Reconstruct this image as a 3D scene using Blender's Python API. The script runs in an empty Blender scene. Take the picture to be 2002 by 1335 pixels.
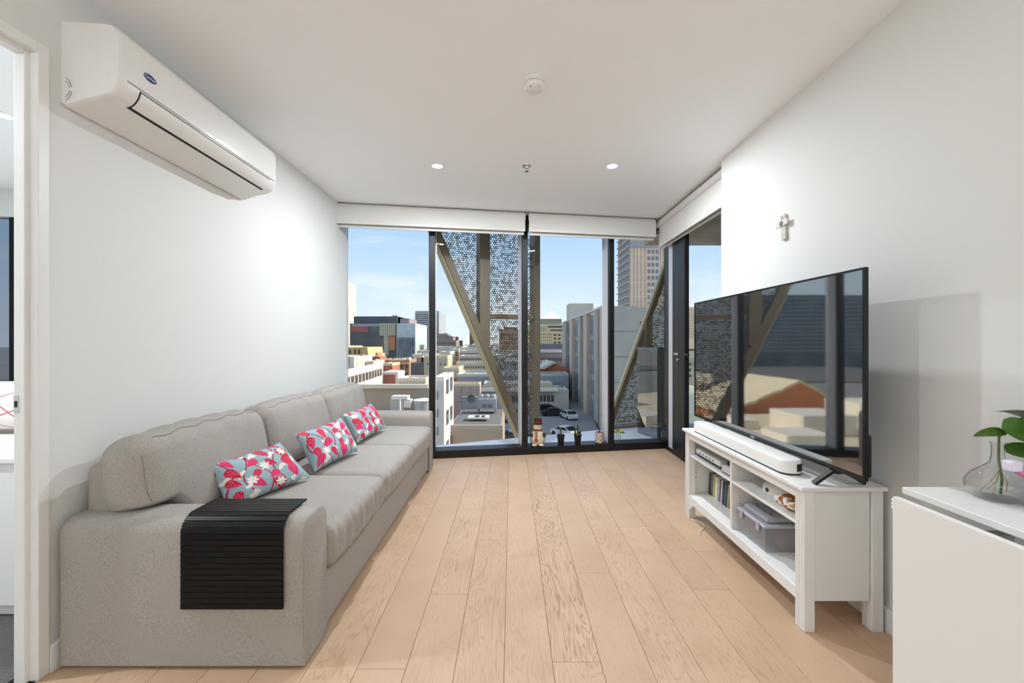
import bpy, bmesh, math, random
import numpy as np
from mathutils import Vector, Matrix
R = math.radians
random.seed(7)
sc = bpy.context.scene
col = sc.collection

# ------------------------------------------------------------------ camera / world / sun / exposure
F, CX, CY, H = 810.0, 1000.0, 670.0, 1.22        # focal length and principal point in pixels of the 2002x1335 frame, eye height
cam_d = bpy.data.cameras.new('camera'); cam = bpy.data.objects.new('camera', cam_d); col.objects.link(cam)
cam_d.sensor_width = 36.0; cam_d.lens = F * 36.0 / 2002.0
cam_d.shift_x = (1001.0 - CX) / 2002.0; cam_d.shift_y = (CY - 667.5) / 2002.0
cam_d.clip_start = 0.05; cam_d.clip_end = 6000
cam.location = (0, 0, H); cam.rotation_euler = (R(90), 0, 0)
sc.camera = cam
vs = sc.view_settings
vs.view_transform = 'Standard'; vs.look = 'None'; vs.gamma = 1.0; vs.exposure = 0.0; vs.use_curve_mapping = False
sc.cycles.diffuse_bounces = 6; sc.cycles.max_bounces = 9

def lin(c):
    return tuple(((x/255.0)/12.92 if x/255.0 <= 0.04045 else ((x/255.0+0.055)/1.055)**2.4) for x in c) + (1.0,)

world = bpy.data.worlds.new('sky'); sc.world = world; world.use_nodes = True
nt = world.node_tree; nt.nodes.clear()
wo = nt.nodes.new('ShaderNodeOutputWorld'); bg = nt.nodes.new('ShaderNodeBackground')
tc = nt.nodes.new('ShaderNodeTexCoord'); sx = nt.nodes.new('ShaderNodeSeparateXYZ')
ramp = nt.nodes.new('ShaderNodeValToRGB')
nt.links.new(tc.outputs['Generated'], sx.inputs[0]); nt.links.new(sx.outputs['Z'], ramp.inputs[0])
els = ramp.color_ramp.elements
els[0].position = 0.0; els[0].color = lin((228, 240, 247))
els[1].position = 1.0; els[1].color = lin((164, 192, 228))
for p, c in ((0.08, (214, 233, 247)), (0.18, (190, 218, 246)), (0.30, (164, 203, 243))):
    e = els.new(p); e.color = lin(c)
mp = nt.nodes.new('ShaderNodeMapping'); mp.inputs['Scale'].default_value = (1.6, 1.6, 7.0)
nz = nt.nodes.new('ShaderNodeTexNoise'); nz.inputs['Scale'].default_value = 2.3; nz.inputs['Detail'].default_value = 6; nz.inputs['Roughness'].default_value = 0.62
cr = nt.nodes.new('ShaderNodeValToRGB'); cr.color_ramp.elements[0].position = 0.50; cr.color_ramp.elements[1].position = 0.74
cr.color_ramp.elements[1].color = (0.75, 0.75, 0.75, 1)
mx = nt.nodes.new('ShaderNodeMixRGB'); mx.inputs[2].default_value = lin((240, 245, 250))
nt.links.new(tc.outputs['Generated'], mp.inputs[0]); nt.links.new(mp.outputs[0], nz.inputs['Vector']); nt.links.new(nz.outputs['Fac'], cr.inputs[0])
nt.links.new(cr.outputs[0], mx.inputs[0]); nt.links.new(ramp.outputs[0], mx.inputs[1]); nt.links.new(mx.outputs[0], bg.inputs[0])
bg.inputs['Strength'].default_value = 1.15
nt.links.new(bg.outputs[0], wo.inputs[0])

SUN_EL = R(36)
tosun = Vector((math.cos(SUN_EL)*0.993, math.cos(SUN_EL)*0.118, math.sin(SUN_EL)))
sd = bpy.data.lights.new('sun', 'SUN'); sd.energy = 6.4; sd.angle = R(0.6); sd.color = (1.0, 0.92, 0.80)
so = bpy.data.objects.new('sun', sd); col.objects.link(so); so.rotation_euler = (-tosun).to_track_quat('-Z', 'Y').to_euler()
so.location = (0, 0, 60)
DOWNLIGHT_W = 2.5
LIVING_W = 37.0
FILL_PENDANT_W = 50.0

# ------------------------------------------------------------------ helpers
def mat(name, rgb, rough=0.6, metal=0.0, noise=0.0, nscale=8.0, bump=0.0, bscale=60.0, spec=0.5, stretch=None, detail=3.0, coat=0.0):
    m = bpy.data.materials.new(name); m.use_nodes = True
    t = m.node_tree; b = t.nodes['Principled BSDF']
    b.inputs['Base Color'].default_value = lin(rgb); b.inputs['Roughness'].default_value = rough
    b.inputs['Metallic'].default_value = metal; b.inputs['Specular IOR Level'].default_value = spec
    b.inputs['Coat Weight'].default_value = coat
    if noise or bump:
        c = t.nodes.new('ShaderNodeTexCoord'); src = c.outputs['Object']
        if stretch:
            mpn = t.nodes.new('ShaderNodeMapping'); mpn.inputs['Scale'].default_value = stretch
            t.links.new(src, mpn.inputs[0]); src = mpn.outputs[0]
    if noise:
        n = t.nodes.new('ShaderNodeTexNoise'); n.inputs['Scale'].default_value = nscale; n.inputs['Detail'].default_value = detail
        t.links.new(src, n.inputs['Vector'])
        mr = t.nodes.new('ShaderNodeMapRange'); mr.inputs['From Min'].default_value = 0.25; mr.inputs['From Max'].default_value = 0.75
        mr.inputs['To Min'].default_value = 1.0 - noise; mr.inputs['To Max'].default_value = 1.0 + noise
        t.links.new(n.outputs['Fac'], mr.inputs['Value'])
        mul = t.nodes.new('ShaderNodeMixRGB'); mul.blend_type = 'MULTIPLY'; mul.inputs[0].default_value = 1.0
        mul.inputs[1].default_value = lin(rgb); t.links.new(mr.outputs[0], mul.inputs[2]); t.links.new(mul.outputs[0], b.inputs['Base Color'])
    if bump:
        n2 = t.nodes.new('ShaderNodeTexNoise'); n2.inputs['Scale'].default_value = bscale; n2.inputs['Detail'].default_value = 2
        t.links.new(src, n2.inputs['Vector'])
        bp = t.nodes.new('ShaderNodeBump'); bp.inputs['Strength'].default_value = bump; bp.inputs['Distance'].default_value = 0.004
        t.links.new(n2.outputs['Fac'], bp.inputs['Height']); t.links.new(bp.outputs[0], b.inputs['Normal'])
    return m

def glass(name, tint=(255, 255, 255), ior=1.45, maxref=1.0, rough=0.0, gain=1.0):
    m = bpy.data.materials.new(name); m.use_nodes = True; t = m.node_tree; t.nodes.clear()
    o = t.nodes.new('ShaderNodeOutputMaterial'); tr = t.nodes.new('ShaderNodeBsdfTransparent'); gl = t.nodes.new('ShaderNodeBsdfGlossy')
    fr = t.nodes.new('ShaderNodeFresnel'); mxs = t.nodes.new('ShaderNodeMixShader'); mm = t.nodes.new('ShaderNodeMath'); mm.operation = 'MULTIPLY'
    mm.inputs[1].default_value = gain
    tr.inputs[0].default_value = lin(tint); gl.inputs['Roughness'].default_value = rough; fr.inputs['IOR'].default_value = ior
    ge = t.nodes.new('ShaderNodeNewGeometry'); inv = t.nodes.new('ShaderNodeMath'); inv.operation = 'SUBTRACT'; inv.inputs[0].default_value = 1.0; m2 = t.nodes.new('ShaderNodeMath'); m2.operation = 'MULTIPLY'; m2.use_clamp = True
    t.links.new(ge.outputs['Backfacing'], inv.inputs[1]); t.links.new(mm.outputs[0], m2.inputs[0]); t.links.new(inv.outputs[0], m2.inputs[1])
    t.links.new(fr.outputs[0], mm.inputs[0]); t.links.new(m2.outputs[0], mxs.inputs[0]); t.links.new(tr.outputs[0], mxs.inputs[1]); t.links.new(gl.outputs[0], mxs.inputs[2])
    t.links.new(mxs.outputs[0], o.inputs[0])
    return m

def emit(name, rgb, s):
    m = bpy.data.materials.new(name); m.use_nodes = True; b = m.node_tree.nodes['Principled BSDF']
    b.inputs['Base Color'].default_value = lin(rgb); b.inputs['Emission Color'].default_value = lin(rgb); b.inputs['Emission Strength'].default_value = s
    return m

class MB:
    """collects polygons, builds ONE mesh object"""
    def __init__(s): s.v = []; s.f = []
    def add(s, vs_, fs):
        o = len(s.v); s.v += [tuple(p) for p in vs_]; s.f += [tuple(i + o for i in f) for f in fs]; return s
    def box(s, a, b):
        x0, x1 = sorted((a[0], b[0])); y0, y1 = sorted((a[1], b[1])); z0, z1 = sorted((a[2], b[2]))
        return s.add([(x0,y0,z0),(x1,y0,z0),(x1,y1,z0),(x0,y1,z0),(x0,y0,z1),(x1,y0,z1),(x1,y1,z1),(x0,y1,z1)],
                     [(0,3,2,1),(4,5,6,7),(0,1,5,4),(1,2,6,5),(2,3,7,6),(3,0,4,7)])
    def cbox(s, a, b, c=0.003):
        """box with all edges chamfered"""
        x0, x1 = sorted((a[0], b[0])); y0, y1 = sorted((a[1], b[1])); z0, z1 = sorted((a[2], b[2]))
        return s.rbox(((x0+x1)/2,(y0+y1)/2,(z0+z1)/2), ((x1-x0)/2,(y1-y0)/2,(z1-z0)/2), c, 1, 1)
    def prism(s, pts, lo, hi, axis=1):
        """extrude closed 2D outline along an axis (outline in the other two axes, in order)"""
        n = len(pts); vs_ = []
        for k in (lo, hi):
            for p in pts:
                q = list(p); q.insert(axis, k); vs_.append(tuple(q))
        fs = [tuple(range(n-1, -1, -1)), tuple(range(n, 2*n))] + [(i, (i+1) % n, n+(i+1) % n, n+i) for i in range(n)]
        return s.add(vs_, fs)
    def beam(s, p, q, w, d, up=(0,0,1)):
        """rectangular bar from p to q; w across (perp. to d-dir), d along 'up'"""
        p = Vector(p); q = Vector(q); t = (q-p).normalized(); u = Vector(up); u = (u - t*u.dot(t)).normalized(); n = t.cross(u)
        vs_ = [c + n*(a*w/2) + u*(b*d/2) for c in (p, q) for a, b in ((-1,-1),(1,-1),(1,1),(-1,1))]
        return s.add(vs_, [(0,1,2,3),(7,6,5,4),(0,4,5,1),(1,5,6,2),(2,6,7,3),(3,7,4,0)])
    def tube(s, pts, r, n=8, cap=True):
        pts = [Vector(p) for p in pts]; rr = r if isinstance(r, (list, tuple)) else [r]*len(pts); vs_ = []; prev = None
        for i, p in enumerate(pts):
            t = (pts[min(i+1, len(pts)-1)] - pts[max(i-1, 0)]).normalized()
            if prev is None: prev = t.orthogonal().normalized()
            u = (prev - t*prev.dot(t)).normalized(); prev = u; w = t.cross(u)
            vs_ += [p + (u*math.cos(2*math.pi*k/n) + w*math.sin(2*math.pi*k/n))*rr[i] for k in range(n)]
        fs = [(i*n+k, i*n+(k+1) % n, (i+1)*n+(k+1) % n, (i+1)*n+k) for i in range(len(pts)-1) for k in range(n)]
        if cap: fs += [tuple(range(n-1, -1, -1)), tuple(range((len(pts)-1)*n, len(pts)*n))]
        return s.add(vs_, fs)
    def lathe(s, prof, c=(0,0,0), n=24, axis='z', sq=(1,1)):
        """profile [(r, h)]"""
        vs_ = []
        for r, h in prof:
            for k in range(n):
                a = 2*math.pi*k/n; x, y = r*math.cos(a)*sq[0], r*math.sin(a)*sq[1]
                p = (x, y, h) if axis == 'z' else ((h, x, y) if axis == 'x' else (x, h, y))
                vs_.append((c[0]+p[0], c[1]+p[1], c[2]+p[2]))
        m = len(prof); fs = [(i*n+k, i*n+(k+1) % n, (i+1)*n+(k+1) % n, (i+1)*n+k) for i in range(m-1) for k in range(n)]
        if prof[0][0] > 1e-6: fs.append(tuple(range(n-1, -1, -1)))
        if prof[-1][0] > 1e-6: fs.append(tuple(range((m-1)*n, m*n)))
        return s.add(vs_, fs)
    def rbox(s, c, h, r, nr=3, nm=6, fn=None):
        """rounded box centred c, half sizes h, corner radius r; fn(point)->point deforms (relative to centre)"""
        r = min(r, min(h)*0.999)
        ax = []
        for k in range(3):
            inner = h[k]-r
            e = [inner + r*math.tan(R(45)*i/nr) for i in range(1, nr+1)]
            mid = [(-inner + 2*inner*i/nm) for i in range(nm+1)] if inner > 1e-5 else [0.0]
            ax.append([-x for x in reversed(e)] + mid + e)
        idx = {}; vs_ = []; fs = []
        def vid(p):
            key = tuple(round(x, 5) for x in p)
            if key not in idx:
                q = [max(-(h[k]-r), min(h[k]-r, p[k])) for k in range(3)]
                d = Vector([p[k]-q[k] for k in range(3)]); d = d.normalized()*r if d.length > 1e-9 else d
                o = Vector(q)+d
                if fn: o = fn(o)
                idx[key] = len(vs_); vs_.append((o[0]+c[0], o[1]+c[1], o[2]+c[2]))
            return idx[key]
        for k in range(3):
            a, b = (k+1) % 3, (k+2) % 3
            for sg in (-1, 1):
                for i in range(len(ax[a])-1):
                    for j in range(len(ax[b])-1):
                        q = []
                        for ii, jj in ((i,j),(i+1,j),(i+1,j+1),(i,j+1)):
                            p = [0,0,0]; p[k] = sg*h[k]; p[a] = ax[a][ii]; p[b] = ax[b][jj]; q.append(vid(p))
                        if len(set(q)) >= 3: fs.append(tuple(q if sg > 0 else q[::-1]))
        return s.add(vs_, fs)
    def leaf(s, base, d, up, L, W, droop=0.3, fold=0.15, n=6, heart=False):
        d = Vector(d).normalized(); up = Vector(up); side = d.cross(up).normalized(); up = side.cross(d).normalized(); base = Vector(base); vs_ = []
        for i in range(n+1):
            t = i/n; w = W*math.sin(math.pi*min(1, (t*0.97+0.03))**0.75) * (1 if t < 1 else 0)
            if heart: w = W*1.75*(t+0.02)**0.42*(1-t)**0.85 if t < 1 else 0
            c = base + d*(L*t) - Vector((0,0,1))*(droop*L*t*t)
            vs_ += [c + side*w + up*(fold*w), c, c - side*w + up*(fold*w)]
        fs = []
        for i in range(n):
            o = i*3; fs += [(o, o+1, o+4, o+3), (o+1, o+2, o+5, o+4)]
        return s.add(vs_, fs)
    def build(s, name, m, parent=None, smooth=False, off=None, ang=35):
        me = bpy.data.meshes.new(name)
        if off is None and parent is not None and parent.get('_w'): off = Vector(parent['_w'])
        v = [(p[0]-off[0], p[1]-off[1], p[2]-off[2]) for p in s.v] if off is not None else s.v
        me.from_pydata(v, [], s.f); me.update()
        ms = m if isinstance(m, (list, tuple)) else [m]
        for q in ms: me.materials.append(q)
        if smooth:
            me.polygons.foreach_set('use_smooth', [True]*len(me.polygons)); me.set_sharp_from_angle(angle=R(ang))
        o = bpy.data.objects.new(name, me); col.objects.link(o)
        if parent is not None:
            o.parent = parent
            if off is not None and parent.type == 'MESH' and parent.get('_w'): pass
            if parent.get('_w'): o['_w'] = list(parent['_w'])
        return o

def tag(o, label=None, cat=None, group=None, kind=None):
    if label: o['label'] = label
    if cat: o['category'] = cat
    if group: o['group'] = group
    if kind: o['kind'] = kind
    return o
def thing(name, label, cat, loc=(0,0,0), rz=0.0, group=None, world_coords=True):
    """Empty at a thing's base; parts are then written in world coordinates (rz == 0) or in local ones"""
    o = bpy.data.objects.new(name, None); col.objects.link(o); o.location = loc; o.rotation_euler = (0,0,rz); o.empty_display_size = 0.1
    if world_coords and rz == 0.0: o['_w'] = list(loc)
    return tag(o, label, cat, group)
def struct_root(name, loc=(0,0,0), rz=0.0):
    o = bpy.data.objects.new(name, None); col.objects.link(o); o.location = loc; o.rotation_euler = (0,0,rz); o['kind'] = 'structure'; o.empty_display_size = 0.1
    return o
def struct(name, mb, m, smooth=False):
    o = mb.build(name, m, None, smooth); o['kind'] = 'structure'; return o
def one(name, mb, m, label, cat, loc=(0,0,0), smooth=False, group=None):
    o = mb.build(name, m, None, smooth, off=Vector(loc)); o.location = loc; return tag(o, label, cat, group)
def dup(root, loc, rz=0.0, label=None, group=None):
    r = root.copy(); col.objects.link(r); r.location = loc; r.rotation_euler = (0,0,rz)
    if label: r['label'] = label
    if group: r['group'] = group
    for ch in list(root.children):
        c = ch.copy(); col.objects.link(c); c.parent = r
        if c.type == 'LIGHT': c.data = ch.data
        for g in list(ch.children):
            d = g.copy(); col.objects.link(d); d.parent = c
    return r
def P(u, v, Y):
    return Vector(((u-CX)/F*Y, Y, H-(v-CY)/F*Y))
def text_mesh(name, txt, size, m, parent, mw, extrude=0.0004):
    cu = bpy.data.curves.new(name, 'FONT'); cu.body = txt; cu.size = size; cu.extrude = extrude; cu.align_x = 'CENTER'; cu.align_y = 'CENTER'
    t = bpy.data.objects.new(name+'_tmp', cu); col.objects.link(t)
    dg = bpy.context.evaluated_depsgraph_get(); me = bpy.data.meshes.new_from_object(t.evaluated_get(dg))
    bpy.data.objects.remove(t); me.materials.clear(); me.materials.append(m)
    o = bpy.data.objects.new(name, me); col.objects.link(o); o.parent = parent; o.matrix_local = mw
    return o

# ------------------------------------------------------------------ materials
M = {}
M['wall'] = mat('wall_paint', (225, 225, 222), 0.75, bump=0.04, bscale=220)
M['ceil'] = mat('ceiling_paint', (249, 250, 251), 0.85)
M['trim'] = mat('trim_gloss', (235, 234, 231), 0.35)
M['black'] = mat('black_aluminium', (26, 26, 27), 0.42, 0.3)
M['alu'] = mat('skylit_aluminium', (214, 213, 216), 0.4, 0.2)  # skylight on the frame's side faces is put into this pale colour
M['blind'] = mat('blind_fabric', (220, 218, 213), 0.9, bump=0.05, bscale=400)
M['hem'] = mat('blind_bar', (222, 220, 215), 0.4)
M['chrome'] = mat('chrome', (205, 205, 205), 0.2, 1.0)
M['glass'] = glass('window_glass', (254, 254, 254), 1.18)
M['dark'] = mat('dark_cavity', (12, 12, 12), 0.7)
M['acw'] = mat('ac_plastic', (232, 230, 226), 0.32)
M['white'] = mat('white_furniture', (236, 235, 232), 0.38)
M['plastic'] = mat('white_plastic', (236, 234, 230), 0.35)
M['blackp'] = mat('black_plastic', (14, 14, 16), 0.32)
M['bezel'] = mat('tv_bezel', (12, 12, 14), 0.2)
M['slat'] = mat('black_slat', (10, 10, 10), 0.42, noise=0.15, nscale=30, stretch=(1, 30, 30), spec=0.25)
M['fabric'] = mat('sofa_weave', (168, 162, 155), 0.95, noise=0.30, nscale=430, bump=0.10, bscale=520, spec=0.15, detail=1)
M['seam'] = mat('seam_thread', (134, 127, 120), 0.9)

# oak planks: grain in object space, per-plank random tone; strength from the object's "grain" property
def oak():
    m = bpy.data.materials.new('oak_plank'); m.use_nodes = True; t = m.node_tree; b = t.nodes['Principled BSDF']
    L = t.links.new; N = t.nodes.new
    tcn = N('ShaderNodeTexCoord'); oi = N('ShaderNodeObjectInfo')
    add = N('ShaderNodeVectorMath'); add.operation = 'ADD'
    sc3 = N('ShaderNodeVectorMath'); sc3.operation = 'SCALE'; sc3.inputs['Scale'].default_value = 37.0
    cmb = N('ShaderNodeCombineXYZ'); L(oi.outputs['Random'], cmb.inputs[0]); L(oi.outputs['Random'], cmb.inputs[1]); L(cmb.outputs[0], sc3.inputs[0])
    L(tcn.outputs['Object'], add.inputs[0]); L(sc3.outputs[0], add.inputs[1])
    # cathedral figure: contour lines of a long smooth noise field
    mpn = N('ShaderNodeMapping'); mpn.inputs['Scale'].default_value = (7.0, 0.85, 1); L(add.outputs[0], mpn.inputs[0])
    n1 = N('ShaderNodeTexNoise'); n1.inputs['Scale'].default_value = 1.0; n1.inputs['Detail'].default_value = 3.5; n1.inputs['Roughness'].default_value = 0.55; n1.inputs['Distortion'].default_value = 0.35
    L(mpn.outputs[0], n1.inputs['Vector'])
    mul = N('ShaderNodeMath'); mul.operation = 'MULTIPLY'; mul.inputs[1].default_value = 26.0; L(n1.outputs['Fac'], mul.inputs[0])
    fr = N('ShaderNodeMath'); fr.operation = 'PINGPONG'; fr.inputs[1].default_value = 0.5; L(mul.outputs[0], fr.inputs[0])
    rp = N('ShaderNodeMapRange'); rp.inputs['From Min'].default_value = 0.0; rp.inputs['From Max'].default_value = 0.22; rp.inputs['To Min'].default_value = 1.0; rp.inputs['To Max'].default_value = 0.0; L(fr.outputs[0], rp.inputs['Value'])
    # fine pores
    mp2 = N('ShaderNodeMapping'); mp2.inputs['Scale'].default_value = (260, 7, 1); L(add.outputs[0], mp2.inputs[0])
    n2 = N('ShaderNodeTexNoise'); n2.inputs['Scale'].default_value = 1.0; n2.inputs['Detail'].default_value = 2; L(mp2.outputs[0], n2.inputs['Vector'])
    # cloudy tone
    n3 = N('ShaderNodeTexNoise'); n3.inputs['Scale'].default_value = 3.0; n3.inputs['Detail'].default_value = 3; L(add.outputs[0], n3.inputs['Vector'])
    at = N('ShaderNodeAttribute'); at.attribute_type = 'OBJECT'; at.attribute_name = 'grain'
    g = N('ShaderNodeMath'); g.operation = 'MULTIPLY'; L(rp.outputs[0], g.inputs[0]); L(at.outputs['Fac'], g.inputs[1])
    p2 = N('ShaderNodeMapRange'); p2.inputs['From Min'].default_value = 0.35; p2.inputs['From Max'].default_value = 0.75; p2.inputs['To Min'].default_value = 0.4; p2.inputs['To Max'].default_value = 1.0; L(n2.outputs['Fac'], p2.inputs['Value'])
    g2 = N('ShaderNodeMath'); g2.operation = 'MULTIPLY'; L(g.outputs[0], g2.inputs[0]); L(p2.outputs[0], g2.inputs[1])
    base = N('ShaderNodeMixRGB'); base.inputs[1].default_value = lin((206, 174, 144)); base.inputs[2].default_value = lin((198, 166, 136)); L(oi.outputs['Random'], base.inputs[0])
    b2 = N('ShaderNodeMixRGB'); b2.inputs[2].default_value = lin((182, 147, 116))
    mr3 = N('ShaderNodeMapRange'); mr3.inputs['From Min'].default_value = 0.45; mr3.inputs['From Max'].default_value = 0.8; mr3.inputs['To Max'].default_value = 0.6; L(n3.outputs['Fac'], mr3.inputs['Value'])
    L(mr3.outputs[0], b2.inputs[0]); L(base.outputs[0], b2.inputs[1])
    b3 = N('ShaderNodeMixRGB'); b3.inputs[2].default_value = lin((128, 96, 70)); L(g2.outputs[0], b3.inputs[0]); L(b2.outputs[0], b3.inputs[1])
    L(b3.outputs[0], b.inputs['Base Color'])
    b.inputs['Roughness'].default_value = 0.42; b.inputs['Specular IOR Level'].default_value = 0.4
    bp = N('ShaderNodeBump'); bp.inputs['Strength'].default_value = 0.12; bp.inputs['Distance'].default_value = 0.002; bp.invert = True; L(g2.outputs[0], bp.inputs['Height']); L(bp.outputs[0], b.inputs['Normal'])
    return m
M['oak'] = oak()
M['oakgap'] = mat('plank_joint', (120, 90, 64), 0.8)

# ------------------------------------------------------------------ room shell
XL, XR, ZC, YB = -1.716, 1.595, 2.61, -3.2
W0, WS = 4.487, 0.163                      # window wall: Y = W0 + WS*X on the floor
def yw(x): return W0 + WS*x
XD = 1.77                                   # plane of the balcony door
# floor base and individual planks
flr = struct('floor', MB().prism([(XL-0.02, YB), (1.86, YB), (1.86, yw(1.86)), (XL-0.02, yw(XL-0.02))], -0.20, -0.0145, 2), M['oakgap'])
known = {1: 3.515, 2: 2.195, -1: 2.563, -2: 3.94, -3: 3.48, -4: 3.13, 5: 2.05, 6: 2.43, 0: 4.3, 3: 3.3, 4: 2.75, 7: 3.2}
rg = random.Random(3)
for k in range(-10, 10):
    x0 = -0.0275 + 0.184*k; x1 = x0 + 0.184
    x0c, x1c = max(x0, XL), min(x1, XD+0.02)
    if x1c - x0c < 0.01: continue
    off = known.get(k, rg.uniform(0, 1.93)); j = off
    while j > YB: j -= 1.93
    while j < yw(x1c):
        a, b = max(j, YB), j+1.93
        la, lb = x0c+0.0006, x1c-0.0006
        ya = a+0.0006
        if b > yw(x0c): yl, yr = yw(x0c)+0.01, yw(x1c)+0.01
        else: yl = yr = b-0.0006
        j += 1.93
        if yl - ya < 0.03: continue
        cx_, cy_ = (la+lb)/2, (ya+yl)/2
        c = 0.0012
        top = [(la+c, ya+c, 0), (lb-c, ya+c, 0), (lb-c, yr-c, 0), (la+c, yl-c, 0)]
        mid = [(la, ya, -c), (lb, ya, -c), (lb, yr, -c), (la, yl, -c)]
        bot = [(x, y, -0.0145) for x, y, _ in mid]
        m_ = MB().add(top+mid+bot, [(0,1,2,3)] + [(4+i, 4+(i+1) % 4, (i+1) % 4, i) for i in range(4)] + [(8+i, 8+(i+1) % 4, 4+(i+1) % 4, 4+i) for i in range(4)])
        o = m_.build('plank', M['oak'], None, off=Vector((cx_, cy_, 0))); o.location = (cx_, cy_, 0); o.parent = flr
        g_ = rg.choice([0.06, 0.12, 0.2, 0.3, 0.42])
        if k == 1 and a < 2.5 < b: g_ = 0.85
        if k == -2 and a < 3 < b: g_ = 0.5
        if k == 0: g_ = 0.25
        if k == 3: g_ = 0.45
        o['grain'] = g_
struct('ceiling', MB().prism([(XL-0.2, YB-0.1), (XD+0.1, YB-0.1), (XD+0.1, yw(XD)+0.25), (XL-0.2, yw(XL)+0.25)], ZC, ZC+0.3, 2), M['ceil'])
struct('wall_back', MB().box((XL-0.2, YB-0.1, -0.05), (XD+0.1, YB, ZC)), M['wall'])
struct('wall_right', MB().box((XR, YB, -0.02), (XD+0.16, 3.15, ZC)), M['wall'])
# left wall with the opening of the bedroom door
DY0, DY1, DZ = 0.62, 1.531, 2.305
wl = MB().box((XL-0.10, YB, -0.02), (XL, DY0, ZC)).box((XL-0.10, DY1, -0.02), (XL, yw(XL)+0.1, ZC)).box((XL-0.10, DY0, DZ), (XL, DY1, ZC))
struct('wall_left', wl, M['wall'])
struct('baseboard_left', MB().prism([(XL, 0), (XL+0.014, 0), (XL+0.014, 0.095), (XL+0.011, 0.10), (XL, 0.10)], DY1+0.002, yw(XL)-0.02, 1), M['trim'])
struct('baseboard_right', MB().prism([(XR, 0), (XR, 0.10), (XR-0.011, 0.10), (XR-0.014, 0.095), (XR-0.014, 0)], YB, 3.15, 1), M['trim'])
# door frame of the bedroom door
dr = struct_root('door_2', (XL, DY1, 0)); dr['_w'] = [XL, DY1, 0.0]
fx0, fx1 = XL-0.115, XL+0.010
for a, b in ((DY1-0.038, DY1),):
    MB().cbox((XL-0.004, a, 0), (fx1, b, DZ), 0.003).build('architrave', M['trim'], dr)
MB().cbox((XL-0.004, DY0, DZ-0.038), (fx1, DY1-0.0385, DZ), 0.003).build('architrave', M['trim'], dr)
MB().box((XL-0.022, DY1-0.036, 0), (XL-0.0045, DY1-0.001, DZ-0.002)).box((XL-0.022, DY0, DZ-0.036), (XL-0.0045, DY1-0.037, DZ-0.002)).build('rebate', M['trim'], dr)
jb = MB().cbox((XL-0.062, DY1-0.052, 0), (XL-0.0225, DY1-0.001, DZ-0.002), 0.003).build('jamb', M['trim'], dr)
MB().cbox((XL-0.062, DY0, DZ-0.052), (XL-0.0225, DY1-0.0525, DZ-0.002), 0.003).build('head_jamb', M['trim'], dr)
zs = H-(790-CY)/F*1.478
sp = MB().box((XL-0.0605, DY1-0.0535, zs-0.032), (XL-0.042, DY1-0.0518, zs+0.032)).build('strike_plate', M['chrome'], dr)
MB().box((XL-0.056, DY1-0.0545, zs-0.011), (XL-0.047, DY1-0.0532, zs+0.011)).build('latch_hole', M['dark'], sp)

# ------------------------------------------------------------------ window wall
ANG = math.atan(WS); E = Vector((math.cos(ANG), math.sin(ANG), 0)); NRM = Vector((-math.sin(ANG), math.cos(ANG), 0))
def s_of(u, d=0.0):
    """coordinate along the window wall where the sight line of column u meets the plane d metres behind the wall line"""
    k = (u-CX)/F; o = Vector((0, W0, 0)) + NRM*d
    # (o.x + s*E.x) = k*(o.y + s*E.y)
    return (k*o.y - o.x)/(E.x - k*E.y)
win = struct_root('window_1', (0, W0, 0), ANG)
SL, SR = s_of(655), s_of(1304)
ZH = 2.52
MB().cbox((SL, 0, 0), (SR, 0.19, 0.078), 0.003).build('bottom_rail', M['black'], win)
MB().box((SL, 0.012, 0.0785), (SR, 0.165, 0.0795)).build('sill_cover', M['black'], win)
MB().cbox((SL, 0.02, ZH), (SR, 0.19, ZC), 0.003).build('top_rail', M['black'], win)
mull = []
for u0, u1 in ((839, 851), (1021, 1032), (1191, 1201)):
    a, b = s_of(u0), s_of(u1); mull.append((a, b))
    mo = MB().cbox((a, 0, 0.079), (b, 0.045, ZC), 0.003).build('mullion', M['black'], win)
    MB().box((a+0.004, 0.0455, 0.080), (b-0.004, 0.19, ZH)).build('mullion_fin', M['alu'], mo)
ed = [(SL+0.075, mull[0][0]), (mull[0][1], mull[1][0]), (mull[1][1], mull[2][0]), (mull[2][1], SR+0.10)]
for a, b in ed:
    MB().box((a-0.001, 0.166, 0.08), (b+0.001, 0.174, ZH)).build('pane', M['glass'], win)
    MB().box((a, 0.1745, 0.08), (a+0.012, 0.182, ZH)).build('gasket', M['alu'], win)
    MB().box((b-0.012, 0.1745, 0.08), (b, 0.182, ZH)).build('gasket', M['alu'], win)
jl = MB().box((SL, -0.02, 0.08), (SL+0.028, 0.05, ZC)).box((SL+0.028, 0.0, 0.08), (SL+0.055, 0.10, ZC)).box((SL+0.055, 0.03, 0.08), (SL+0.074, 0.17, ZC)).build('side_jamb', M['trim'], win)
cp = MB().cbox((SR-0.012, 0.0, 0.0785), (SR+0.02, 0.045, ZC), 0.003).build('corner_post', M['black'], win)

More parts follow.
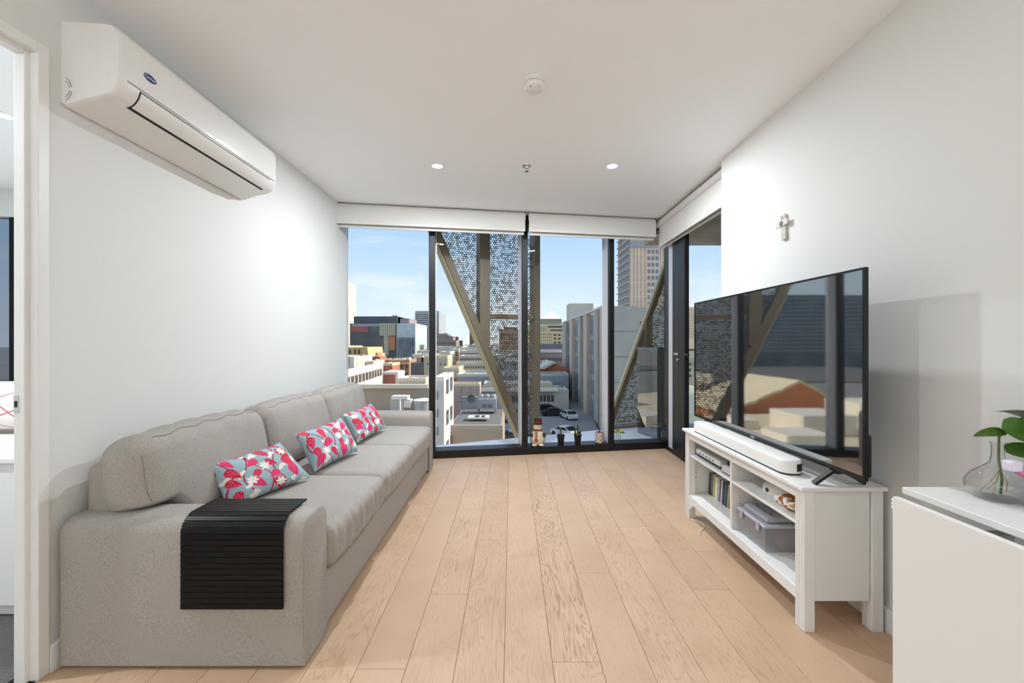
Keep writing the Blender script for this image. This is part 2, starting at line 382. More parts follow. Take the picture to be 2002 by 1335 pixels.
# balcony sliding door in the plane x = XD
dw = struct_root('door_1', (XD, 4.0, 0)); dw['_w'] = [XD, 4.0, 0.0]
def yd(u): return XD*F/(u-CX)
MB().cbox((XD, 3.16, 0), (XD+0.16, yd(1301), 0.055), 0.003).build('track', M['black'], dw)
MB().box((XD-0.004, 3.16, 0.056), (XD+0.03, yd(1301), 0.066)).build('track_rail', M['black'], dw)
MB().cbox((XD, 3.16, 2.42), (XD+0.16, yd(1301), ZC), 0.003).build('head', M['black'], dw)
MB().cbox((XD-0.012, yd(1317.5), 0.056), (XD+0.03, yd(1309), 2.42), 0.003).build('side_jamb', M['alu'], dw)
MB().cbox((XD-0.004, yd(1309)+0.002, 0.056), (XD+0.03, yd(1301), 2.42), 0.003).build('side_jamb', M['black'], dw)
MB().cbox((XD-0.02, yd(1333), 0.067), (XD+0.03, yd(1318), 2.42), 0.004).build('fixed_stile', M['black'], dw)
st = MB().cbox((XD-0.035, yd(1345), 0.067), (XD+0.012, yd(1333)-0.004, 2.42), 0.004).build('sliding_stile', M['black'], dw)
MB().box((XD-0.004, 3.17, 0.067), (XD+0.004, yd(1345)+0.001, 2.42)).build('pane', M['glass'], dw)
MB().cbox((XD-0.02, 3.17, 0.067), (XD+0.012, yd(1345)-0.002, 0.14), 0.003).build('bottom_stile', M['black'], dw)
# lock, key and handle on the stile
zl = H-(692-CY)/F*yd(1330); yl_ = yd(1331)
lk = MB().cbox((XD-0.055, yl_-0.05, zl-0.013), (XD-0.0205, yl_+0.05, zl+0.013), 0.004).build('latch', M['chrome'], dw)
MB().cbox((XD-0.050, yd(1355), zl-0.011), (XD-0.036, yd(1346), zl+0.011), 0.003).build('lock_bar', M['black'], dw)
zk = H-(703-CY)/F*yl_
ky = MB().lathe([(0.0, 0), (0.016, 0), (0.016, 0.012), (0.0, 0.012)], (XD-0.048, yl_-0.02, zk), 16, 'x').build('key_cylinder', M['chrome'], dw)
MB().cbox((XD-0.052, yl_-0.024, zk-0.085), (XD-0.049, yl_-0.014, zk-0.012), 0.001).lathe([(0.0, 0), (0.014, 0), (0.014, 0.003), (0.0, 0.003)], (XD-0.052, yl_-0.019, zk-0.022), 12, 'x').build('key', mat('brass_key', (150, 140, 110), 0.35, 0.9), ky)

# ------------------------------------------------------------------ outside: slab, balcony, perforated screens
M['slab'] = mat('pale_slab', (214, 216, 222), 0.5, noise=0.05, nscale=3)
M['balc'] = mat('balcony_paving', (176, 178, 182), 0.6, noise=0.08, nscale=6)
M['soffit'] = mat('balcony_soffit', (168, 158, 136), 0.8, noise=0.1, nscale=3)
M['bronze'] = mat('bronze_steel', (122, 112, 94), 0.45, 0.25)
M['perf'] = mat('perforated_steel', (84, 80, 72), 0.5, 0.3)
def ys(x): return 5.16 + 0.41*x             # slab edge
struct('slab_ledge', MB().prism([(-2.2, yw(-2.2)+0.14), (XD+0.15, yw(XD)+0.22), (XD+0.16, ys(XD+0.16)), (-0.9, ys(-0.9)), (-2.2, ys(-2.2))], -0.35, 0.03, 2), M['slab'])
struct('balcony_floor', MB().prism([(XD+0.165, 0.5), (3.95, 0.5), (3.95, ys(3.95)), (XD+0.165, ys(XD+0.165))], -0.35, 0.0, 2), M['balc'])
struct('balcony_soffit', MB().prism([(XD+0.17, 0.5), (3.95, 0.5), (3.95, 6.05), (XD+0.17, 6.05)], 2.64, 2.95, 2), M['soffit'])
struct('wall_sun_block', MB().box((4.0, -6, -12), (9, 7.3, 22)), mat('sun_block_wall', (170, 165, 158), 0.8))  # unseen wall added to keep the sun out of the balcony door
struct('wall_facade_upper', MB().prism([(-8, yw(-8)+0.02), (XD, yw(XD)+0.02), (XD, yw(XD)+0.3), (-8, yw(-8)+0.3)], ZC+0.31, 9, 2), M['bronze'])

SP0, SPS = 5.25, 0.38                       # plane of the screens: Y = SP0 + SPS*X
def sp_pt(x, z, d=0.0): 
    n = Vector((-SPS, 1, 0)).normalized(); return Vector((x, SP0+SPS*x, z)) + n*d
SN = Vector((-SPS, 1, 0)).normalized(); SE = Vector((1, SPS, 0)).normalized()
def perf_panel(name, inside, x0, x1, z0, z1, parent, seed):
    p = 0.0298; rw = p*math.sin(R(60)); q = math.hypot(1, SPS); rr = random.Random(seed); vs_ = []; fs = []
    nrow = int((z1-z0)/rw)+1; ncol = int((x1-x0)*q/p)+1
    dirs = [(math.cos(R(30*i)), math.sin(R(30*i))) for i in range(12)]
    hexr = [(p/2)/math.cos(R((30*i) % 60 if (30*i) % 60 <= 30 else 60-(30*i) % 60)) for i in range(12)]
    for j in range(nrow):
        for i in range(ncol):
            a = (i + 0.5*(j % 2))*p; z = z0 + j*rw; x = x0 + a/q
            if not inside(x, z): continue
            r = (0.0078, 0.0098, 0.0122, 0.0130)[rr.randrange(4)]
            o = len(vs_)
            for k in range(12):
                c, s_ = dirs[k]
                pt = sp_pt(x, z) + SE*(c*hexr[k]); vs_.append((pt.x, pt.y, z+s_*hexr[k]))
            for k in range(12):
                c, s_ = dirs[k]
                pt = sp_pt(x, z) + SE*(c*r); vs_.append((pt.x, pt.y, z+s_*r))
            fs += [(o+k, o+(k+1) % 12, o+12+(k+1) % 12, o+12+k) for k in range(12)]
    m_ = MB(); m_.v = vs_; m_.f = fs
    return m_.build(name, M['perf'], parent)
K = -2.445
def dz1(x): return 2.52 + K*(x+0.903)       # diagonal of the first screen
s1 = thing('facade_screen', 'bronze perforated metal screen with a falling diagonal beam, outside the middle panes', 'screen', tuple(sp_pt(0.2, -0.3)))
perf_panel('perforated_panel', lambda x, z: z > dz1(x)+0.03 and x < 0.315, -1.2, 0.33, -0.35, 3.1, s1, 1)
MB().beam(sp_pt(-1.14, dz1(-1.14), -0.02), sp_pt(0.29, dz1(0.29), -0.02), 0.085, 0.17, SN).build('diagonal_beam', M['bronze'], s1)
MB().beam(sp_pt(-1.14-0.049, dz1(-1.14)-0.020, -0.02), sp_pt(0.29-0.049, dz1(0.29)-0.020, -0.02), 0.017, 0.16, SN).build('lit_edge_strip', mat('lit_edge_steel', (158, 148, 112), 0.45, 0.2), s1)  # sun glint on the beam's edge, painted as a pale strip
MB().beam(sp_pt(-0.355, dz1(-0.355), -0.02), sp_pt(-0.355, 3.1, -0.02), 0.128, 0.16, SN).build('post', M['bronze'], s1)
MB().beam(sp_pt(0.295, -0.35, -0.02), sp_pt(0.295, 3.1, -0.02), 0.075, 0.16, SN).build('post', M['bronze'], s1)
MB().beam(sp_pt(-0.29, 1.545, -0.02), sp_pt(0.26, 1.545, -0.02), 0.06, 0.10, SN).build('crossbeam', M['bronze'], s1)
def dz2(x): return 0.361 + 2.42*(x-1.446)
s2 = thing('facade_screen', 'bronze perforated metal screen with a rising diagonal beam, beside the balcony door', 'screen', tuple(sp_pt(1.9, 0)))
perf_panel('perforated_panel', lambda x, z: z < dz2(x)-0.03 and x < 2.45, 1.25, 2.47, 0.06, 2.55, s2, 2)
LITB = mat('lit_bronze_steel', (190, 180, 150), 0.45, 0.2)  # light on the diagonal's front face is put into this colour
def off2(x, o, d): return sp_pt(x-0.924*o, dz2(x)+0.382*o, d)
MB().beam(off2(1.26, 0.028, -0.02), off2(2.36, 0.028, -0.02), 0.036, 0.045, SN).build('diagonal_beam', LITB, s2)
MB().beam(off2(1.30, -0.038, 0.0), off2(2.36, -0.038, 0.0), 0.092, 0.02, SN).build('diagonal_flange', M['bronze'], s2)
MB().beam(sp_pt(1.93, 0.03, -0.02), sp_pt(1.93, dz2(1.93), -0.02), 0.11, 0.14, SN).build('post', M['bronze'], s2)
MB().beam(sp_pt(1.28, 0.03, -0.02), sp_pt(2.45, 0.03, -0.02), 0.07, 0.12, SN).build('base_beam', M['bronze'], s2)
# glass balustrade return beside the window corner
M['bglass'] = glass('balustrade_glass', (205, 210, 212), 1.6, gain=3.0)
gb = thing('glass_balustrade', 'tinted glass balustrade standing outside the corner by the balcony door', 'balustrade', (1.75, 5.2, 0.03))
a_, b_ = Vector((1.675, 5.49, 0)), Vector((1.80, 5.06, 0)); c_ = Vector((1.865, 4.90, 0))
dn = (b_-a_).normalized(); nn = dn.cross(Vector((0,0,1)))
def wallbox(mb, p, q, z0, z1, t): 
    d_ = (q-p).normalized(); n_ = Vector((d_.y, -d_.x, 0))*(t/2)
    return mb.prism([(p+n_).to_2d(), (q+n_).to_2d(), (q-n_).to_2d(), (p-n_).to_2d()], z0, z1, 2)
wallbox(MB(), a_, b_, 0.031, 1.13, 0.012).build('pane', M['bglass'], gb)
wallbox(MB(), a_, b_, 1.131, 1.16, 0.04).build('top_rail', mat('balustrade_rail', (120, 126, 132), 0.4, 0.6), gb)
wallbox(MB(), b_, c_, 0.031, 1.165, 0.05).build('end_panel', M['black'], gb)
a2, b2 = Vector((1.97, ys(1.97)-0.12, 0)), Vector((3.9, ys(3.9)-0.12, 0))
gb2 = thing('glass_balustrade', 'clear glass balustrade along the balcony edge, seen through the balcony door beside the television', 'balustrade', (2.9, ys(2.9)-0.12, 0))
wallbox(MB(), a2, b2, 0.0, 1.10, 0.012).build('pane', glass('balustrade_clear', (238, 246, 243), 1.5, gain=1.0), gb2)
wallbox(MB(), a2, b2, 1.101, 1.13, 0.04).build('top_rail', mat('balustrade_rail_pale', (170, 186, 186), 0.4, 0.4), gb2)

# ------------------------------------------------------------------ roller blinds
def blind(label, s0, s1, drop, parent_loc, rz, d, end_bracket, chain):
    r = thing('roller_blind', label, 'blind', parent_loc, rz, 'roller blinds', world_coords=False)
    z0 = ZC-drop
    # fabric: flat drop at the front, wrapped over the roller
    prof = [(d-0.045, ZC-0.235+0.25-drop if drop > 0.25 else z0+0.055), (d-0.045, ZC-0.05)]
    for k in range(0, 7): a = R(180-15*k*1.5); prof.append((d + 0.045*math.cos(a), ZC-0.05 + 0.042*math.sin(a)))
    inner = [(x+0.002, z-0.0015) for x, z in reversed(prof)]
    MB().prism(prof+inner, s0, s1, 0).build('fabric', M['blind'], r, True)
    MB().cbox((s0-0.001, d-0.052, prof[0][1]-0.028), (s1+0.001, d-0.038, prof[0][1]), 0.004).build('hem_bar', M['hem'], r)
    MB().box((s0+0.01, d+0.0, z0+0.02), (s1-0.01, d+0.002, ZC-0.06)).build('sheer_fabric', M['blind'], r)
    MB().cbox((s0+0.005, d-0.007, z0), (s1-0.005, d+0.009, z0+0.026), 0.004).build('sheer_hem_bar', M['hem'], r)
    MB().tube([(s0+0.003, d, ZC-0.05), (s1-0.003, d, ZC-0.05)], 0.036, 14).build('roller', M['hem'], r, True)
    for e in (s0-0.006, s1+0.003): MB().box((e, d-0.04, ZC-0.095), (e+0.003, d+0.04, ZC-0.001)).build('bracket', M['chrome'], r)
    if chain:
        MB().tube([(chain, d-0.03, ZC-0.06), (chain, d-0.032, 1.2), (chain, d-0.03, 0.75)], 0.0022, 6).tube([(chain, d+0.0, ZC-0.06), (chain, d+0.0, 0.75)], 0.0022, 6).build('chain', M['hem'], r)
    return r
DB = -0.10
blind('white roller blind rolled up above the two left window panes', s_of(657, -0.15), s_of(1027, -0.15), 0.245, (0, W0, 0), ANG, DB, True, s_of(653.5, -0.15))
blind('white roller blind rolled up above the two right window panes', s_of(1034.5, -0.15), s_of(1283, -0.15), 0.245, (0, W0, 0), ANG, DB, True, None)
blind('white roller blind rolled up above the balcony door', 3.153-4.0, 4.70-4.0, 0.315, (1.70, 4.0, 0), R(90), 0.03, True, None)

# ------------------------------------------------------------------ ceiling fittings
lamp_m = emit('lamp_diffuser', (255, 252, 246), 9.0)
def make_downlight(label, x, y):
    r = thing('downlight', label, 'light', (x, y, ZC), 0, 'recessed ceiling downlights')
    MB().lathe([(0.040, ZC-0.0005), (0.040, ZC-0.005), (0.046, ZC-0.005), (0.049, ZC-0.002), (0.049, ZC-0.0005)], (x, y, 0), 32).build('bezel', M['plastic'], r, True)
    MB().lathe([(0.0, ZC-0.004), (0.0395, ZC-0.004), (0.0395, ZC-0.001), (0, ZC-0.001)], (x, y, 0), 32).build('diffuser', lamp_m, r)
    l = bpy.data.lights.new('downlight_lamp', 'AREA'); l.shape = 'DISK'; l.size = 0.08; l.energy = DOWNLIGHT_W; l.color = (0.85, 0.93, 1.0)
    lo = bpy.data.objects.new('lamp_light', l); col.objects.link(lo); lo.location = (0, 0, -0.008); lo.parent = r
    return r
dl = make_downlight('lit recessed downlight in the ceiling nearer the air conditioner', -0.582, 3.254)
dl2 = dup(dl, (0.791, 3.254, ZC), 0, 'lit recessed downlight in the ceiling nearer the balcony door')
liv = [o for o in dl2.children if o.type == 'LIGHT'][0]; liv.data = liv.data.copy(); liv.data.energy = LIVING_W
for x, w1 in ((-0.582, 'sofa side'), (0.791, 'table side')):  # extra downlights out of view, added to light the room from behind
    for y, w2 in ((0.1, 'above the viewer'), (-1.4, 'just behind the viewer'), (-2.7, 'near the back wall')):
        dup(dl, (x, y, ZC), 0, 'added unseen fill downlight %s, on the %s' % (w2, w1))
for o in list(dl.children):
    if o.type == 'LIGHT': o.data = liv.data
# unseen bowl pendants added behind the viewer to lift the ceiling light
bulb_m = emit('bulb_glass', (255, 252, 248), 6.0)
for x, lb in ((-0.75, 'white bowl uplight pendant added as unseen fill behind the viewer, sofa side'), (0.75, 'white bowl uplight pendant added as unseen fill behind the viewer, table side')):
    y, zb = -2.2, 1.40; r = thing('fill_pendant', lb, 'light', (x, y, zb), 0, 'added fill pendants')
    bw_ = [(0.16*math.sin(R(a)), zb+0.16-0.16*math.cos(R(a))) for a in range(0, 91, 10)]
    MB().lathe(bw_ + [(max(0.0, q-0.004), z+0.004 if q < 0.1 else z) for q, z in bw_[::-1]], (x, y, 0), 28).build('bowl', M['plastic'], r, True)
    MB().lathe([(0.0, zb+0.08)] + [(0.028*math.sin(R(a)), zb+0.108-0.028*math.cos(R(a))) for a in range(20, 180, 20)] + [(0.0, zb+0.136)], (x, y, 0), 16).build('bulb', bulb_m, r, True)
    for k in range(3): MB().tube([(x+0.157*math.cos(2.1*k), y+0.157*math.sin(2.1*k), zb+0.16), (x, y, ZC-0.03)], 0.0015, 5).build('cord', M['blackp'], r)
    MB().lathe([(0.05, ZC), (0.05, ZC-0.03), (0, ZC-0.03)], (x, y, 0), 20).build('ceiling_rose', M['plastic'], r)
    l = bpy.data.lights.new('fill_pendant_lamp', 'POINT'); l.energy = FILL_PENDANT_W; l.shadow_soft_size = 0.02; l.color = (0.86, 0.935, 1.0)
    lo = bpy.data.objects.new('lamp_light', l); col.objects.link(lo); lo.parent = r; lo.location = (0, 0, 0.15)
sd_ = thing('smoke_alarm', 'round white smoke alarm on the ceiling above the floor', 'smoke alarm', (0.122, 2.20, ZC))
MB().lathe([(0.058, ZC), (0.058, ZC-0.014), (0.055, ZC-0.018), (0, ZC-0.018)], (0.122, 2.20, 0), 32).build('base_plate', M['plastic'], sd_, True)
MB().lathe([(0.050, ZC-0.018), (0.054, ZC-0.024), (0.053, ZC-0.040), (0.044, ZC-0.050), (0.0, ZC-0.052)], (0.122, 2.20, 0), 32).build('cover', M['plastic'], sd_, True, ang=60)
MB().lathe([(0.0, 0), (0.0035, 0), (0.0035, 0.002), (0, 0.002)], (0.10, 2.165, ZC-0.0515), 10).build('indicator', M['dark'], sd_)
MB().lathe([(0.0, 0), (0.002, 0), (0.002, 0.002), (0, 0.002)], (0.145, 2.165, ZC-0.0515), 10).build('indicator', M['dark'], sd_)
sk = thing('fire_sprinkler', 'small chrome fire sprinkler head in the ceiling between the two downlights', 'sprinkler', (0.12, 3.25, ZC))
MB().lathe([(0.036, ZC), (0.034, ZC-0.006), (0.014, ZC-0.008), (0.010, ZC-0.02), (0, ZC-0.02)], (0.12, 3.25, 0), 24).build('escutcheon', M['chrome'], sk, True)
MB().tube([(0.108, 3.25, ZC-0.018), (0.107, 3.25, ZC-0.034), (0.12, 3.25, ZC-0.045)], 0.0022, 6).tube([(0.132, 3.25, ZC-0.018), (0.133, 3.25, ZC-0.034), (0.12, 3.25, ZC-0.045)], 0.0022, 6).build('yoke', M['chrome'], sk)
MB().lathe([(0, ZC-0.047), (0.015, ZC-0.047), (0.015, ZC-0.045), (0, ZC-0.045)], (0.12, 3.25, 0), 16).build('deflector', M['chrome'], sk)

# ------------------------------------------------------------------ air conditioner on the left wall
AY0, AY1, AZ0 = 1.58, 2.635, 2.125
ac = thing('air_conditioner', 'long white split system air conditioner mounted high on the left wall', 'air conditioner', (XL, AY0, AZ0))
def arc(cx_, cz, rx, rz_, a0, a1, n): return [(cx_+rx*math.cos(R(a0+(a1-a0)*i/n)), cz+rz_*math.sin(R(a0+(a1-a0)*i/n))) for i in range(n+1)]
acp = [(0, 0.325), (0.155, 0.318)] + arc(0.168, 0.258, 0.054, 0.058, 85, 5, 8) + [(0.224, 0.20), (0.224, 0.135)] + arc(0.165, 0.125, 0.059, 0.085, -5, -88, 10) + [(0.09, 0.022)] + arc(0.015, 0.010, 0.015, 0.012, -60, -180, 4)
acw = [(XL+x, AZ0+z) for x, z in acp]
b_mb = MB()
rings = [(AY0, 0.93), (AY0+0.006, 0.975), (AY0+0.018, 1.0), (AY1-0.018, 1.0), (AY1-0.006, 0.975), (AY1, 0.93)]
cxm, czm = XL+0.10, AZ0+0.165; n_ = len(acw); vv = []
for y, k in rings:
    vv += [((cxm+(x-cxm)*k) if x > XL+0.03 else x, y, czm+(z-czm)*(k*0.5+0.5)) for x, z in acw]
ff = [tuple(range(n_)), tuple(range((len(rings)-1)*n_, len(rings)*n_))[::-1]]
ff += [(i*n_+(k+1) % n_, i*n_+k, (i+1)*n_+k, (i+1)*n_+(k+1) % n_) for i in range(len(rings)-1) for k in range(n_)]
b_mb.add(vv, ff).build('casing', M['acw'], ac, True, ang=40)
def strip(p0, p1, off_, y0, y1, t=0.003):
    """band lying over the lower curve of the casing between two outline angles"""
    o = []; 
    for i in range(9):
        a = R(p0+(p1-p0)*i/8); cx_, cz = XL+0.165, AZ0+0.125
        o.append((cx_+(0.059+off_)*math.cos(a), cz+(0.085+off_)*math.sin(a)))
    inn = []
    for i in range(9):
        a = R(p0+(p1-p0)*i/8); cx_, cz = XL+0.165, AZ0+0.125
        inn.append((cx_+(0.059+off_-t)*math.cos(a), cz+(0.085+off_-t)*math.sin(a)))
    return MB().prism(o+inn[::-1], y0, y1, 1)
strip(-14, -87, 0.0015, AY0+0.085, AY1-0.075).build('air_slot', M['dark'], ac, True)
strip(-18, -70, 0.0065, AY0+0.090, AY1-0.080, 0.005).build('louvre', M['acw'], ac, True)
strip(-7, -10.5, 0.0012, AY0+0.03, AY1-0.03).build('front_groove', mat('groove_grey', (150, 146, 140), 0.6), ac)
MB().box((XL+0.2238, AY0+0.58, AZ0+0.150), (XL+0.2246, AY0+0.66, AZ0+0.156)).build('display_window', M['plastic'], ac)
bd = MB().lathe([(0, XL+0.2241), (0.030, XL+0.2241), (0.030, XL+0.2252), (0, XL+0.2252)], (0, AY0+0.13, AZ0+0.185), 24, 'x', (1, 0.5)).build('badge', mat('badge_blue', (22, 40, 110), 0.3), ac)
text_mesh('badge_text', 'Carrier', 0.017, mat('badge_white', (230, 232, 240), 0.4), bd, Matrix.Translation((XL+0.2254-XL, 0.13, 0.185)) @ Matrix.Rotation(R(90), 4, 'Z') @ Matrix.Rotation(R(90), 4, 'X'))
for rr_ in (0.030, 0.043):
    for a0 in (10, 100):
        pts = [(XL+0.012+rr_*0.62*math.sin(R(a)), AY0-0.0005, AZ0+0.062+rr_*math.cos(R(a))) for a in range(a0, a0+71, 10)]
        MB().tube(pts, 0.0011, 5).build('knockout_mark', M['seam'], ac)

# ------------------------------------------------------------------ sofa
SX0, SX1 = XL+0.025, -0.772
SY0, SY1 = 1.545, 4.08
sofa = thing('sofa', 'long grey woven three seat sofa along the left wall', 'sofa', (-1.25, 2.8, 0))
def arm(y0, y1):
    r_ = 0.058; zt = 0.565
    prof = [(y0, 0.015), (y1, 0.015)] + [(y1, 0.10), (y1, 0.25), (y1, 0.40)] + arc(y1-r_, zt-r_, r_, r_, 0, 90, 8) + [((y0+y1)/2, zt+0.003)] + arc(y0+r_, zt-r_, r_, r_, 90, 180, 8) + [(y0, 0.40), (y0, 0.25), (y0, 0.10)]
    n = len(prof); cy, cz = (y0+y1)/2, 0.29; vs_ = []
    xs = [(SX0, .955), (SX0+0.004, .985), (SX0+0.012, 1.0)] + [(SX0+0.012+(SX1-SX0-0.024)*k/14, 1.0) for k in range(1, 14)] + [(SX1-0.012, 1.0), (SX1-0.004, .988), (SX1, .955)]
    for x, k in xs:
        w = 0.004*math.sin(7*x+1); 
        vs_ += [(x, cy+(y-cy)*k + (w*(1-abs(z-0.3)/0.3) if y < cy else 0), (cz+(z-cz)*(0.5+0.5*k) if z > 0.02 else z) - (0.006*((x+1.2)/0.45)**2 if z > 0.45 else 0)) for y, z in prof]
    fs = [tuple(range(n-1, -1, -1)), tuple(range((len(xs)-1)*n, len(xs)*n))] + [(i*n+k, i*n+(k+1) % n, (i+1)*n+(k+1) % n, (i+1)*n+k) for i in range(len(xs)-1) for k in range(n)]
    return MB().add(vs_, [f[::-1] for f in fs])
a1 = arm(SY0, SY0+0.19).build('armrest', M['fabric'], sofa, True, ang=60)
arm(SY1-0.19, SY1).build('armrest', M['fabric'], sofa, True, ang=60)
# welted seam on the arm's outer edge
MB().tube([(SX1-0.007, SY0+0.002, 0.03+0.47*k/12) for k in range(13)] + [(SX1-0.007, SY0+0.060-0.0575*math.cos(R(a)), 0.501+0.0575*math.sin(R(a))) for a in range(10, 91, 10)], 0.0022, 6).build('piping', M['fabric'], a1, True)
MB().rbox(((SX0+SX1)/2, (SY0+SY1)/2, 0.145), ((SX1-SX0)/2-0.008, (SY1-SY0)/2-0.19, 0.115), 0.012, 2, 4).build('base', M['fabric'], sofa, True, ang=60)
MB().rbox((SX0+0.075, (SY0+SY1)/2, 0.41), (0.07, (SY1-SY0)/2-0.085, 0.33), 0.035, 3, 6).build('back_frame', M['fabric'], sofa, True, ang=60)
def seat(y0, y1, sd0):
    hx, hy, hz = 0.385, (y1-y0)/2-0.002, 0.088; rr = random.Random(sd0); ph = rr.uniform(0, 6)
    def f(p):
        q = Vector(p); ex = 1-(p.x/hx)**2; ey = 1-(p.y/hy)**2
        if p.z > 0: q.z += 0.022*max(0, ex)**0.5*max(0, ey)**0.6 + 0.003*math.sin(34*p.y+ph+6*p.x)*max(0, p.x/hx)*max(0, ey)
        else: q.z += 0.0
        fr = max(0, (p.x-hx*0.8)/(hx*0.2))
        q.x += fr*(0.012*ey + 0.0070*math.sin(85*p.y+ph+8*p.z)*(1-abs(p.z)/hz*0.5) + 0.0040*math.sin(140*p.y+2*ph-14*p.z))
        return q
    return MB().rbox((-0.755-hx+0.008, (y0+y1)/2, 0.352), (hx, hy, hz), 0.045, 4, 40, f)
for i in range(3):
    y0 = SY0+0.192 + i*0.718
    sc_ = seat(y0, y0+0.716, i).build('seat_cushion', M['fabric'], sofa, True, ang=70)
    MB().tube([(-0.7885, y0+0.03+0.02*k, 0.4375 + 0.006*math.sin(math.pi*k/33)) for k in range(34)], 0.0022, 5).build('seam', M['seam'], sc_, True)
def backc(y0, y1, sd0):
    hx, hy, hz = 0.098, (y1-y0)/2-0.002, 0.205; rr = random.Random(sd0+9); ph = rr.uniform(0, 6); lean = R(11)
    cen = Vector((-1.505, (y0+y1)/2, 0.628))
    def f(p):
        q = Vector(p); ey = max(0, 1-(p.y/hy)**2); ez = max(0, 1-(p.z/hz)**2)
        if p.x > 0: q.x += 0.050*ey**0.5*ez**0.5*(p.x/hx)
        else: q.x -= 0.015*ey**0.5*ez**0.5
        q.y *= 1 + 0.030*ez*(1-(p.x/hx)**2) - 0.035*max(0, -p.z/hz)**2
        q.z += (0.030*ey**0.6 - 0.006)*(p.z/hz) if p.z > 0 else 0
        tp = max(0, (p.z-hz*0.5)/(hz*0.5))
        q.x += tp*0.008*math.sin(38*p.y+ph+15*p.z); q.z += tp*0.007*math.sin(43*p.y+ph+10*p.x)*max(0, (p.x+hx)/(2*hx)+0.1)
        q.x += 0.006*math.sin(11*p.y+9*p.z+ph)*ez + 0.003*math.sin(27*p.y-14*p.z+ph)*ez
        if sd0 == 0 and q.z < 0: q.z *= 1-0.62*max(0, min(1, (-p.y-(hy-0.17))/0.07))
        if sd0 == 0: q.y -= 0.018*max(0, min(1, (-p.y-(hy-0.10))/0.10))
        x = q.x*math.cos(lean) - q.z*math.sin(lean); z = q.x*math.sin(lean)+q.z*math.cos(lean)
        return Vector((x, q.y, z))
    o = MB().rbox(cen, (hx, hy, hz), 0.075, 5, 26, f).build('back_cushion', M['fabric'], sofa, True, ang=70)
    def w(px, py, pz):
        v = f(Vector((px, py, pz))); return v+cen
    for yy in (-hy+0.012,):
        MB().tube([w(hx-0.022, -hy+0.022, -hz+0.07+(2*hz-0.14)*k/12)+Vector((0.001, -0.001, 0)) for k in range(13)], 0.0013, 5).build('seam', M['seam'], o, True)
    MB().tube([w(hx-0.022, -hy+0.07+(2*hy-0.14)*k/40, hz-0.022)+Vector((0.001, 0, 0.001)) for k in range(41)], 0.0013, 5).build('seam', M['seam'], o, True)
for i in range(3): backc(1.615+i*0.795, 1.615+(i+1)*0.795, i)
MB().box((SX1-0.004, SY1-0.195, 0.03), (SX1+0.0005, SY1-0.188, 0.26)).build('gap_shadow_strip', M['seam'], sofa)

# throw pillows: printed floral cotton, colours from an analytic pattern stored as a colour attribute
def floral(S, T, seed):
    rr = random.Random(seed); out = np.zeros(S.shape+(3,)); out[:] = lin((158, 184, 192))[:3]
    def put(mask, c): out[mask] = lin(c)[:3]
    W_, H_ = 0.46, 0.30
    def blob(cx_, cy_, a, L, Wd):
        x = (S-cx_)*math.cos(a)+(T-cy_)*math.sin(a); y = -(S-cx_)*math.sin(a)+(T-cy_)*math.cos(a)
        return x/L, y/Wd
    # stems
    stems = []
    for k in range(7):
        x0 = -0.05+0.085*k; ph = rr.uniform(0, 6); ln = rr.uniform(0.6, 1.0)
        xc = x0 + 0.022*np.sin(T*26+ph) + (T-0.15)*rr.uniform(-0.5, 0.5)
        put((abs(S-xc) < 0.0042), (176, 40, 66)); stems.append((x0, ph))
    for k in range(14):
        cx_, cy_ = rr.uniform(0, W_), rr.uniform(0, H_)
        for q in range(2):
            x, y = blob(cx_+0.02*q, cy_+0.012*q, rr.uniform(0, 3.1), 0.020, 0.011); put(x*x+y*y < 1, (240, 234, 222))
    spots = [(0.055+0.105*i+rr.uniform(-.015, .015), 0.045+0.075*j+rr.uniform(-.012, .012)+0.035*(i % 2)) for i in range(5) for j in range(4)]
    for n_, (cx_, cy_) in enumerate(spots):
        a = rr.uniform(0.3, 2.6); L = rr.uniform(0.034, 0.050); Wd = L*rr.uniform(0.64, 0.82)
        x, y = blob(cx_, cy_, a, L, Wd); hw = np.where((x > -1) & (x < 1), np.sqrt(np.clip(1-x*x, 0, 1))*(0.80+0.45*x), 0)
        ins = (abs(y) < hw); dark = rr.random() < 0.5
        put(ins, (208, 26, 66) if dark else (228, 70, 120))
        with np.errstate(divide='ignore', invalid='ignore'): fan = np.arctan2(y, x+1.25)
        put(ins & (np.abs(np.sin(fan*13)) < 0.26) & (x < 0.8), (246, 150, 170) if dark else (196, 30, 74))
    for k in range(4):
        cx_, cy_ = rr.uniform(0.05, W_-0.05), 0.05+0.065*k+rr.uniform(-.01, .01)
        dx, dy = S-cx_, T-cy_; rad = np.hypot(dx, dy); an = np.arctan2(dy, dx)
        put(rad < 0.013+0.017*np.abs(np.cos(3.5*an+k)), (246, 241, 232)); put(rad < 0.005, (236, 224, 196))
    return out
pm = bpy.data.materials.new('floral_cotton'); pm.use_nodes = True
pb = pm.node_tree.nodes['Principled BSDF']; pa = pm.node_tree.nodes.new('ShaderNodeVertexColor'); pa.layer_name = 'print'
pm.node_tree.links.new(pa.outputs[0], pb.inputs['Base Color']); pb.inputs['Roughness'].default_value = 0.85; pb.inputs['Specular IOR Level'].default_value = 0.2
